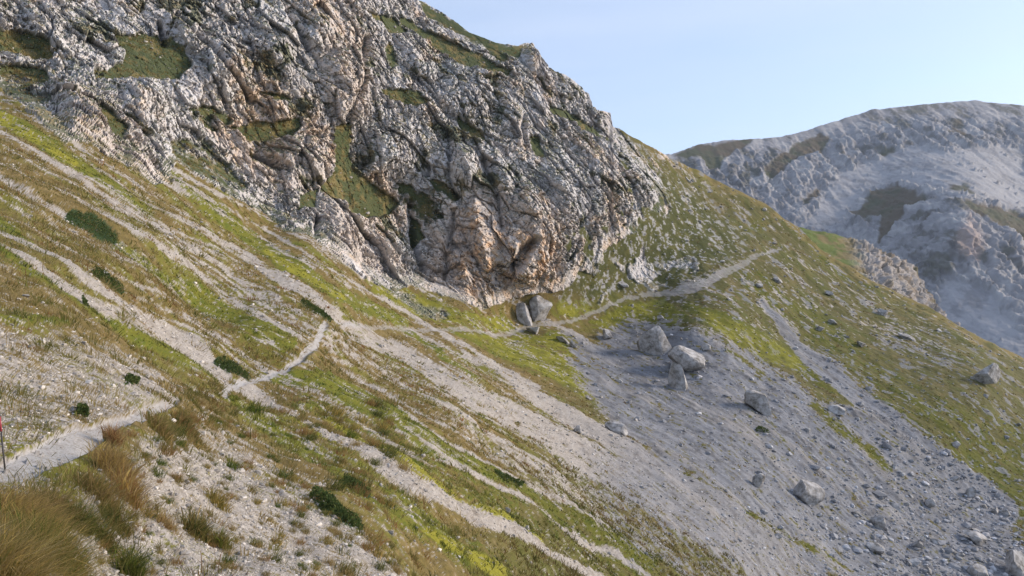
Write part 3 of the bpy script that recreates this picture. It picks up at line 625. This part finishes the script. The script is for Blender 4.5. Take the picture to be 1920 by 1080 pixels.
v = pick(420, p_turf, box=(300, 725, 440, 850))
hh_ = np.clip(rng.lognormal(-2.1, .35, len(v)), .06, .25); parts.append(grass_patch(v, 30, hh_, np.maximum(.008, pix[v] * 1.6), .8, 2))
v = pick(9000, np.clip(tufty * (.3 + .5 * sstep(a18 + a7, -.2, .6)) + grv * .25 * sstep(gravel, 1.02, .7), 0, 1) * open_ground * sstep(dep, 16, 30) * (1 - scree))
hh_ = np.clip(rng.lognormal(-1.5, .35, len(v)), .12, .5); parts.append(grass_patch(v, 14, hh_, np.maximum(.03, pix[v] * 2.2), .6, 1))
v = pick(5000, p_turf * sstep(dep, 40, 8) * (.1 + .9 * sstep(a18, -.1, .4)))
hh_ = np.clip(rng.lognormal(-1.9, .4, len(v)), .06, .35); parts.append(grass_patch(v, 34, hh_, np.maximum(.005, pix[v] * 1.5), .7, 2))
gV, gF, gT = join_np(parts)
tag(mesh_np("grass", gV, gF, M_grass, gT), 'short dry and green grass tufts covering the slope', 'grass', kind='stuff')

# stones ------------------------------------------------------------------
def ico():
    t = (1 + 5 ** .5) / 2
    v = np.array([(-1,t,0),(1,t,0),(-1,-t,0),(1,-t,0),(0,-1,t),(0,1,t),(0,-1,-t),(0,1,-t),(t,0,-1),(t,0,1),(-t,0,-1),(-t,0,1)], float); v /= np.linalg.norm(v[0])
    f = np.array([(0,11,5),(0,5,1),(0,1,7),(0,7,10),(0,10,11),(1,5,9),(5,11,4),(11,10,2),(10,7,6),(7,1,8),(3,9,4),(3,4,2),(3,2,6),(3,6,8),(3,8,9),(4,9,5),(2,4,11),(6,2,10),(8,6,7),(9,8,1)])
    return v, f
IV, IF = ico()
def stones_np(v, size, tint):
    n = len(v); q = IV[None] * rng.uniform(.62, 1.25, (n, 12, 1)) * np.stack([rng.uniform(.7, 1.3, n), rng.uniform(.7, 1.2, n), rng.uniform(.45, .9, n)], 1)[:, None]
    a = rng.uniform(0, 6.28, n); c, s_ = np.cos(a)[:, None], np.sin(a)[:, None]
    q = np.stack([q[..., 0] * c - q[..., 1] * s_, q[..., 0] * s_ + q[..., 1] * c, q[..., 2]], -1)
    V = (P1[v] + N1s[v] * (size * .18)[:, None])[:, None] + q * size[:, None, None]
    return V.reshape(-1, 3), (np.arange(n)[:, None, None] * 12 + IF[None]).reshape(-1, 3), np.repeat(tint, 12, 0)
def stone_tint(v):
    n = len(v); w = np.clip(cool_shade[v], 0, 1)[:, None]; u = rng.random((n, 1))
    a = C(.38,.35,.32) * (1 - w) + C(.30,.30,.315) * w
    return a * np.where(u < .22, 1.5, np.where(u < .6, 1.0, .7)) * rng.uniform(.85, 1.15, (n, 1))
parts = []
def scatter(n, prob, px_lo, px_hi, pw=2.4, **k):
    v = pick(n, prob, **k); u = rng.random(len(v)); r = px_lo * (1 - u * (1 - (px_lo / px_hi) ** pw)) ** (-1 / pw)
    parts.append(stones_np(v, r * pix[v], stone_tint(v)))
stony = np.clip(grv * open_ground, 0, 1)
scatter(22000, np.clip(scree * grv * (.25 + .75 * sstep(a18 + f16, -.3, .8)) * (.35 + .65 * sstep(px + py, 1900, 2700)), 0, 1), 1.1, 9)
scatter(16000, stony * (1 - scree) * sstep(dep, 14, 30), 1.0, 5)
scatter(14000, stony * sstep(dep, 34, 12), 1.2, 9, box=(-60, 560, 1000, 1120))
scatter(2000, np.clip(sh + green * sstep(px, 1000, 1200), 0, 1) * open_ground * .6 + .12 * open_ground * sstep(dep, 25, 60), 1.1, 6)
scatter(800, np.clip(scree * sstep(px + 1.3 * py, 2550, 3300), 0, 1), 2.5, 12, box=(1350, 760, 1960, 1110))
scatter(1500, np.clip(track, 0, 1), .9, 4)
halo = np.zeros_like(px)
for bx0, by0, bw in ((978,605,34),(1013,600,44),(1231,665,58),(1290,690,54),(1271,734,34),(1424,775,60),(1511,936,50),(1850,724,50),(1155,816,36),(1137,636,20)):
    halo = np.maximum(halo, np.exp(-(((px - bx0) / (bw * .8)) ** 2 + ((py - by0 - 4) / (bw * .42)) ** 2)))
scatter(900, halo * (1 - track), 1.2, 7, box=(940, 560, 1920, 980))
sV, sF, sT = join_np(parts)
tag(mesh_np("gravel", sV, sF, M_stone, sT, smooth=False), 'loose pale limestone rubble scattered down the scree runs', 'gravel', kind='stuff')

# boulders: each a block of its own ---------------------------------------
def boulder_mesh(name, seed, scale, tilt=0, yaw=0, cuts=11, sharp=.55, rough=.06):
    r = np.random.default_rng(seed); bm = __import__('bmesh').new()
    __import__('bmesh').ops.create_icosphere(bm, subdivisions=4, radius=1.0)
    me = bpy.data.meshes.new(name); bm.to_mesh(me); bm.free()
    v = np.empty(len(me.vertices) * 3, np.float32); me.vertices.foreach_get("co", v); v = v.reshape(-1, 3)
    for k in range(cuts):
        n = r.normal(size=3); n /= np.linalg.norm(n); d = r.uniform(sharp * .72, .80); t = v @ n - d
        v = v - np.where(t > 0, t, 0)[:, None] * n * .97
    v = v + v * (rough * fbm(v + seed, .9, 4, .6, seed % 97))[:, None] * 1.5
    v = v * np.array(scale); c, s_ = math.cos(R(tilt)), math.sin(R(tilt))
    v = np.stack([v[:, 0] * c + v[:, 2] * s_, v[:, 1], -v[:, 0] * s_ + v[:, 2] * c], 1)
    me.vertices.foreach_set("co", np.ascontiguousarray(v, np.float32).ravel()); me.update()
    me.materials.append(M_boulder)
    for p in me.polygons: p.use_smooth = False
    return me
M_boulder = bpy.data.materials.new("boulder_stone"); M_boulder.use_nodes = True
def _bs(t):
    b = t.nodes["Principled BSDF"]; b.inputs["Roughness"].default_value = .95; b.inputs["Specular IOR Level"].default_value = .15
    co = t.nodes.new("ShaderNodeTexCoord"); nz = t.nodes.new("ShaderNodeTexNoise"); nz.inputs["Scale"].default_value = 1.1; nz.inputs["Detail"].default_value = 9; nz.inputs["Roughness"].default_value = .72
    oi = t.nodes.new("ShaderNodeObjectInfo"); ad = t.nodes.new("ShaderNodeVectorMath"); ad.operation = 'ADD'
    t.links.new(co.outputs["Object"], ad.inputs[0]); t.links.new(oi.outputs["Location"], ad.inputs[1]); t.links.new(ad.outputs[0], nz.inputs["Vector"])
    cr = t.nodes.new("ShaderNodeValToRGB"); e = cr.color_ramp.elements; e[0].position = .36; e[0].color = (.13, .12, .105, 1); e[1].position = .64; e[1].color = (.46, .45, .45, 1)
    m_ = cr.color_ramp.elements.new(.5); m_.color = (.31, .295, .285, 1)
    t.links.new(nz.outputs["Fac"], cr.inputs[0]); t.links.new(cr.outputs[0], b.inputs["Base Color"])
    bp = t.nodes.new("ShaderNodeBump"); bp.inputs["Strength"].default_value = .7; bp.inputs["Distance"].default_value = .12
    t.links.new(nz.outputs["Fac"], bp.inputs["Height"]); t.links.new(bp.outputs[0], b.inputs["Normal"])
_bs(M_boulder.node_tree)
def stone_at(x, y, w, h, tilt, seed, name, label, cat, group=None, depth=.9, sharp=.55, sink=.28):
    """x, y: centre of the foot in the photo; w, h: seen size in photo pixels"""
    v = int(vert_at(np.array([x]), np.array([y]))[0]); m = pix[v]
    me = boulder_mesh(name, seed, (w * m * .66, w * m * .58 * depth, h * m * .70), tilt, sharp=sharp)
    o = bpy.data.objects.new(name, me); COL.objects.link(o)
    o.location = (P1[v] + np.array([0, 0, h * m * (.62 - sink)])).tolist()
    return tag(o, label, cat, group)
BOULDERS = [(978,603,30,50,-28,11,'pointed pale slab tilted beside the footpath at the crag foot, left of the blocky boulder',.5,.45),
 (1013,596,44,42,14,12,'blocky grey boulder with a pointed top by the footpath below the crag cave',.9,.5),
 (1231,660,58,58,20,13,'largest whitish boulder, broad and rough, at the top of the right scree',.8,.6),
 (1290,688,58,42,8,14,'rounded smooth grey boulder beside the largest whitish one',.9,.72),
 (1271,730,32,52,-10,15,'upright beige boulder standing alone below the rounded grey one',.8,.5),
 (1137,635,20,22,0,16,'small whitish block in the green turf below the footpath',.9,.55),
 (1424,772,66,34,30,17,'long flat slab lying tilted downhill in the middle of the grey scree',.6,.5),
 (1572,776,30,20,5,18,'low pale stone between two green tongues in the scree',.9,.6),
 (1511,934,54,40,12,19,'large pale boulder alone in the lower grey scree',.9,.58),
 (1422,914,22,26,-8,20,'small dark pointed stone left of the large pale boulder in the lower scree',.9,.5),
 (1850,722,50,44,22,21,'triangular grey boulder on the stony turf at the right edge',.8,.45),
 (1155,814,36,24,20,22,'wedge-shaped grey stone on the boundary of the warm and grey scree',.8,.5),
 (1082,817,16,16,-10,23,'small pale stone in the warm scree left of the wedge-shaped stone',.9,.55),
 (1828,1014,36,26,15,24,'pale flat-topped block in the rubble at the lower right',.9,.55),
 (1746,950,17,16,0,25,'small pale cube-like stone in the coarse rubble',.9,.5),
 (1822,934,17,20,20,26,'upright whitish stone where the rubble meets the dark turf',.9,.5),
 (1647,988,30,22,10,27,'dull grey boulder in the coarse rubble below the green tongues',.9,.6),
 (1604,966,12,11,0,28,'tiny pinkish stone above the coarse rubble',.9,.6),
 (1516,807,11,10,0,29,'tiny white stone on the bare grey scree under the green tongue',.9,.6),
 (1075,652,13,13,0,30,'small round white stone under the footpath near the crag boulders',.9,.6),
 (1720,1026,24,18,20,31,'mid grey slab tipped on edge in the rubble at the bottom',.7,.5),
 (1645,1038,32,20,18,32,'brownish block with a dark underside in the bottom rubble',.8,.55),
 (1905,1074,42,40,0,33,'big grey boulder cut by the bottom right corner',.9,.58),
 (1838,1082,34,24,10,34,'broad grey boulder at the bottom edge near the right corner',.9,.58),
 (1457,527,20,11,24,35,'flat pale slab in the turf below the end of the footpath',.7,.5),
 (1423,538,15,9,24,36,'little flat stone beside the slab below the footpath end',.7,.5),
 (1555,553,13,9,20,37,'small pale stone high on the right ridge turf',.8,.5),
 (1656,591,22,13,22,38,'pale blocky stone half buried in the right ridge turf',.8,.5),
 (1536,620,16,10,30,39,'narrow pale stone at the head of the right scree chute',.8,.5),
 (1562,606,18,9,26,40,'dark flat stone above the right scree chute',.8,.5),
 (1615,650,20,10,30,41,'whitish wedge in the turf right of the scree chute',.8,.5),
 (1700,634,26,10,28,42,'long flat pale outcrop slab on the right ridge',.6,.5),
 (1165,536,22,9,22,43,'thin pale slab lying above the footpath right of the crag',.6,.5),
 (1791,838,20,13,10,44,'grey stone in the dark green turf on the right',.8,.5),
 (1052,640,28,10,36,45,'thin slab sliding down the turf below the footpath',.6,.5),
 (202,512,22,9,28,46,'pale slab above a dark juniper mat on the left slope',.7,.5),
 (990,992,9,9,0,47,'small white stone in the green strip at the bottom centre',.9,.55),
 (952,958,11,10,0,48,'small white stone beside the dark tufts at the bottom centre',.9,.55),
 (1003,622,26,18,20,49,'broken grey stone lying on the path edge under the two crag boulders',.8,.5),
 (1240,600,12,9,0,50,'little grey stone between the footpath and the largest boulder',.9,.5),
 (1325,655,16,12,12,51,'small block right of the rounded grey boulder',.9,.5)]
for x, y, w, h, tl, sd, lab, dp, shp in BOULDERS:
    stone_at(x, y, w, h, tl, sd, 'boulder', lab, 'boulder', 'boulders fallen from the crag', dp, shp)
# unnamed blocks: prototypes copied
def copies(protos, v, size, name, label, cat, group, sink=.1):
    for k, (i, sz) in enumerate(zip(v, size)):
        src = protos[k % len(protos)]; o = src.copy() if k >= len(protos) else src
        if k >= len(protos): COL.objects.link(o)
        o.location = (P1[i] + N1s[i] * sz * sink).tolist(); o.scale = (sz * random.uniform(.8, 1.3), sz * random.uniform(.8, 1.2), sz * random.uniform(.7, 1.1))
        o.rotation_euler = (random.uniform(-.4, .4), random.uniform(-.1, .7), random.uniform(0, 6.28)); tag(o, label, cat, group)
def block_protos(n, name, seed):
    r = []
    for k in range(n):
        o = bpy.data.objects.new(name, boulder_mesh(name, seed + k, (1, .85, .7), 0, sharp=.5)); COL.objects.link(o); r.append(o)
    return r
v = pick(160, np.clip(scree * sstep(px + 1.3 * py, 2600, 3300), 0, 1), box=(1400, 800, 1930, 1090))
copies(block_protos(8, 'rock', 300), v, np.exp(rng.normal(1.5, .5, len(v))) * pix[v], 'rock', 'grey angular rock lying in the coarse rubble of the lower right scree', 'rock', 'rocks in the lower right rubble')
v = pick(70, np.clip((sh + green * sstep(px, 1000, 1200)) * open_ground * (1 - scree), 0, 1), box=(1000, 470, 1930, 980))
copies(block_protos(8, 'rock', 340), v, np.exp(rng.normal(1.2, .4, len(v))) * pix[v], 'rock', 'small pale rock half sunk in the turf of the right ridge', 'rock', 'rocks in the turf of the right ridge')
v = pick(60, np.clip(scree * sstep(px + 1.3 * py, 2600, 2100), 0, 1), box=(1040, 600, 1800, 960))
copies(block_protos(8, 'rock', 380), v, np.exp(rng.normal(1.2, .35, len(v))) * pix[v], 'rock', 'small grey rock lying on the finer upper part of the grey scree', 'rock', 'rocks on the upper grey scree')

# juniper mats: leaf-covered low bushes -------------------------------------
def bush(pts, hgt, label, n=1400):
    x0, x1 = min(p[0] - p[2] for p in pts), max(p[0] + p[2] for p in pts); y0, y1 = min(p[1] - p[2] for p in pts), max(p[1] + p[2] for p in pts)
    x = rng.uniform(x0 - 3, x1 + 3, n * 9).astype(np.float32); y = rng.uniform(y0 - 3, y1 + 3, n * 9).astype(np.float32)
    d = -seg_field(x, y, pts, 5); v = vert_at(x, y); ok = d > 7 * gnoise(np.stack([x / 7, y / 7, x * 0], 1), 3) + 1
    v = v[ok][:n]; d = d[ok][:n]; wmax = max(p[2] for p in pts)
    m = len(v); u = rng.random(m) ** .6; h = .62 * hgt * np.sqrt(np.clip(d / wmax, .05, 1)) * u * (1 + .5 * gnoise(P1[v] / (hgt * 1.6), 9))
    c = P1[v] + np.array([0, 0, 1]) * h[:, None]; base = c.mean(0); base[2] = P1[v][:, 2].mean()
    s_ = np.maximum(.035, pix[v] * 1.5) * rng.uniform(.7, 1.6, m)
    a = rng.normal(size=(m, 3)); a /= np.linalg.norm(a, axis=1, keepdims=True); b = np.cross(a, rng.normal(size=(m, 3))); b /= np.linalg.norm(b, axis=1, keepdims=True)
    V = np.stack([c - b * s_[:, None], c + a * s_[:, None] * .8, c + b * s_[:, None]], 1).reshape(-1, 3) - base
    t = np.where(rng.random((m, 1)) < .7, C(.052,.078,.024), C(.095,.115,.034)) * rng.uniform(.7, 1.4, (m, 1))
    o = mesh_np('juniper_bush', V, np.arange(m * 3).reshape(-1, 3), M_grass, np.repeat(t, 3, 0)); o.location = base.tolist()
    return tag(o, label, 'bush', 'low dark juniper bushes on the slope')
bush([(133,407,5),(165,422,8),(213,452,5)], .55, 'long dark juniper mat high on the left slope')
bush([(180,514,8),(205,523,9),(230,541,7)], .5, 'dark juniper mat just below a pale slab on the left slope')
bush([(568,567,4),(595,583,6),(620,600,4)], .45, 'narrow dark bush pointing down to the bend of the footpath')
bush([(416,674,7),(440,688,9),(465,703,6)], .45, 'dark bush directly above the footpath beside the pale gravel streak')
bush([(592,927,6),(625,950,10),(675,985,8)], .42, 'largest dark bush, at the bottom where green grass meets gravel')
bush([(645,910,4),(668,922,6),(690,934,5)], .3, 'small dark bush just above the largest one at the bottom')
bush([(928,885,3),(950,898,5),(978,910,3)], .4, 'thin dark bush in the green strip at the bottom centre')
bush([(158,566,4),(164,566,4)], .35, 'small round dark bush alone on the brown left slope', 300)
bush([(1425,806,6),(1437,810,5)], .8, 'small dark bush alone on the grey scree', 300)
bush([(900,703,0),(903,704,0)] if False else [(240,716,5),(252,720,5)], .25, 'small dark bush on the gravel above the near footpath', 300)
bush([(150,770,5),(160,770,5)], .16, 'tiny dark bush at the upper edge of the near footpath', 300)

# big grass clumps of the near bank -----------------------------------------
def clump(x, y, h_px, w_px, nb, tints, lean, label, wid=.0035, name='grass_clump', group='tall grass clumps on the near bank'):
    v = int(vert_at(np.array([x]), np.array([y]))[0]); m = pix[v]; n = nb
    r = rng.normal(0, 1, (n, 2)) * .42 * w_px * m * .5
    base = np.stack([r[:, 0], r[:, 1] * .8, 0 * r[:, 0]], 1); nn = N1s[v]; base[:, 2] = -(base[:, 0] * nn[0] + base[:, 1] * nn[1]) / nn[2]
    L = h_px * m * rng.uniform(.35, 1.15, n) * (1 - .35 * np.clip(np.linalg.norm(r, axis=1) / (w_px * m * .5), 0, 1))
    ln = np.stack([lean + .45 * rng.normal(size=n) + r[:, 0] / (w_px * m) * .8, -.1 + .4 * rng.normal(size=n), 0 * L], 1)
    u = rng.random(n); k = np.minimum((u * len(tints)).astype(int), len(tints) - 1)
    t = np.array(tints)[k] * np.exp(rng.normal(0, .3, (n, 1)))
    V, F, T_ = blades_np(base, ln, L, wid * np.exp(rng.normal(0, .55, n)), t, 4)
    o = mesh_np(name, V, F, M_grass, T_); o.location = P1[v].tolist()
    return tag(o, label, 'grass', group)
GOLD, TAN = C(.46,.33,.105), C(.38,.265,.12)
clump(30,1090,140,190,5200,[GOLD,STRAW,TAWNY,OLIVE],.45,'huge golden grass clump filling the bottom left corner',.003)
clump(110,1060,105,150,3200,[GOLD,TAWNY,OLIVE,LEAF],.5,'golden clump with a green heart just right of the corner clump',.003)
clump(35,975,75,170,3200,[TAN,GOLD,TAWNY],.6,'wide tawny clump at the left edge right below the footpath',.004)
clump(110,960,70,110,2400,[TAN,TAWNY,OLIVE],.5,'tawny clump hanging over the edge of the near footpath',.004)
clump(160,995,70,60,900,[DARKG,OLIVE,LEAF],.3,'dark green tuft at the right foot of the tawny clumps',.004)
clump(222,885,66,80,2000,[TAWNY,TAN,GOLD,TAN],.35,'rusty brown clump on the bank right of the widest footpath stretch',.005)
clump(195,930,60,80,1000,[TAWNY,OLIVE,TAN],.4,'brown clump between the rusty clump and the golden corner grass',.005)
clump(245,935,75,60,1000,[GOLD,STRAW,RUST],.3,'upright straw tuft with a rusty base below the rusty clump',.004)
clump(225,985,55,60,900,[DARKG,OLIVE,TAWNY],.3,'green and brown tuft in the middle of the bank',.004)
clump(250,1075,75,60,1000,[LEAF,OLIVE,DARKG],.3,'bright green tuft at the bottom edge',.004)
clump(195,1020,60,60,800,[OLIVE,DARKG,TAWNY],.4,'olive tuft above the bright green one',.004)
clump(352,806,40,55,900,[TAWNY,RUST,DARKG],.3,'brown and green tuft on the lip of the bank under the path bend',.008)
clump(300,815,38,55,800,[TAWNY,TAN,OLIVE],.3,'tan tuft on the lip of the bank left of the brown and green one',.008)
clump(216,822,46,36,700,[TAN,RUST],.2,'slim orange tuft standing at the edge of the near footpath',.005)
clump(370,1000,60,60,800,[TAWNY,OLIVE,DARKG],.3,'brown tuft leaning downhill in the white gravel',.005)
clump(415,1020,45,46,700,[OLIVE,LEAF,TAWNY],.3,'green tuft right of the brown one in the white gravel',.005)
clump(310,990,35,50,500,[STRAW,TAN],.3,'bleached tuft in the white gravel',.005)
clump(405,950,40,50,500,[GOLD,OLIVE],.3,'yellowish tuft in the upper white gravel',.006)
# lesser tufts of the bank: prototypes copied
tp = []
for k, tt in enumerate(([TAWNY,OLIVE],[STRAW,TAWNY],[OLIVE,DARKG],[GOLD,OLIVE],[RUST,TAWNY],[DARKG,LEAF])):
    n = 150; r = rng.normal(0, .34, (n, 2)); base = np.stack([r[:, 0], r[:, 1], 0 * r[:, 0]], 1)
    ln = np.stack([.3 + .5 * rng.normal(size=n), .5 * rng.normal(size=n), 0 * r[:, 0]], 1)
    V, F, T_ = blades_np(base, ln, rng.uniform(.4, 1.1, n), np.full(n, .035), np.array(tt)[rng.integers(0, 2, n)] * rng.uniform(.7, 1.25, (n, 1)), 3)
    tp.append(mesh_np('grass_tuft', V, F, M_grass, T_))
v = pick(270, open_ground * sstep(dep, 3, 6) * (.3 + .7 * sstep(a18, -.4, .4)), box=(180, 770, 760, 1085))
for k, i in enumerate(v):
    o = tp[k % 6] if k < 6 else tp[random.randrange(6)].copy()
    if k >= 6: COL.objects.link(o)
    sz = float(np.clip(math.exp(random.gauss(2.75, .35)), 7, 34) * pix[i]); o.location = P1[i].tolist(); o.scale = (sz, sz, sz * .9)
    o.rotation_euler = (0, random.uniform(.1, .45), random.uniform(-.5, .5)); tag(o, 'small dry grass tuft dotting the pale gravel bank below the footpath', 'grass', 'small tufts on the gravel bank')

# trail marker pole at the left edge ----------------------------------------
def simple_mat(name, col, rough=.6):
    m = bpy.data.materials.new(name); m.use_nodes = True; b = m.node_tree.nodes["Principled BSDF"]; b.inputs["Roughness"].default_value = rough
    n = m.node_tree.nodes.new("ShaderNodeTexNoise"); n.inputs["Scale"].default_value = 40; r = m.node_tree.nodes.new("ShaderNodeValToRGB")
    r.color_ramp.elements[0].color = (*[c * .6 for c in col], 1); r.color_ramp.elements[1].color = (*col, 1)
    m.node_tree.links.new(n.outputs["Fac"], r.inputs[0]); m.node_tree.links.new(r.outputs[0], b.inputs["Base Color"]); return m
def tube(name, a, b, r0, r1, mat, parent):
    a, b = np.array(a, float), np.array(b, float); n = 12; ax = (b - a) / np.linalg.norm(b - a); u = np.cross(ax, [0, 1, 0]); u /= np.linalg.norm(u); w = np.cross(ax, u); V = []
    for c, r in ((a, r0), (b, r1)):
        for k in range(n): V.append(c + u * r * math.cos(k * 2 * math.pi / n) + w * r * math.sin(k * 2 * math.pi / n))
    V += [a, b]; F = []
    for k in range(n):
        j = (k + 1) % n; F += [(k, j, n + j), (k, n + j, n + k), (2 * n, j, k), (2 * n + 1, n + k, n + j)]
    return mesh_np(name, np.array(V), np.array(F), mat, None, True, parent)
iv = int(vert_at(np.array([14.]), np.array([866.]))[0])
pole = bpy.data.objects.new("trail_marker_pole", None); COL.objects.link(pole); pole.location = P1[iv].tolist()
tag(pole, 'thin dark trail marker pole with a red band leaning beside the near footpath', 'pole')
d_ = np.array([-.105, 0, 1.0])
M_dark = simple_mat('dark_steel', (.045, .04, .04)); M_red = simple_mat('red_paint', (.35, .03, .05))
tube('shaft', d_ * -.08, d_ * .36, .008, .0075, M_dark, pole); tube('red_band', d_ * .36, d_ * .50, .0095, .0095, M_red, pole); tube('upper_shaft', d_ * .50, d_ * .98, .0075, .0075, M_dark, pole)

# ------------------------------------------------------------------ air: thin blue haze round everything
hz = np.array([[x, y, z] for z in (-331, 300) for y in (-3100, 9100) for x in (-6100, 6100)], np.float32)
M_air = bpy.data.materials.new("air"); M_air.use_nodes = True; _t = M_air.node_tree; _t.nodes.clear()
_o = _t.nodes.new("ShaderNodeOutputMaterial"); _v = _t.nodes.new("ShaderNodeVolumePrincipled"); _t.links.new(_v.outputs[0], _o.inputs["Volume"])
_v.inputs["Color"].default_value = (.70, .82, 1.0, 1); _v.inputs["Density"].default_value = .0001; _v.inputs["Anisotropy"].default_value = .2
tag(mesh_np("haze", hz, np.array([[0, 2, 3, 1], [4, 5, 7, 6], [0, 1, 5, 4], [2, 6, 7, 3], [0, 4, 6, 2], [1, 3, 7, 5]]), M_air, None, False), 'thin bluish haze over the distance', 'haze', kind='stuff')
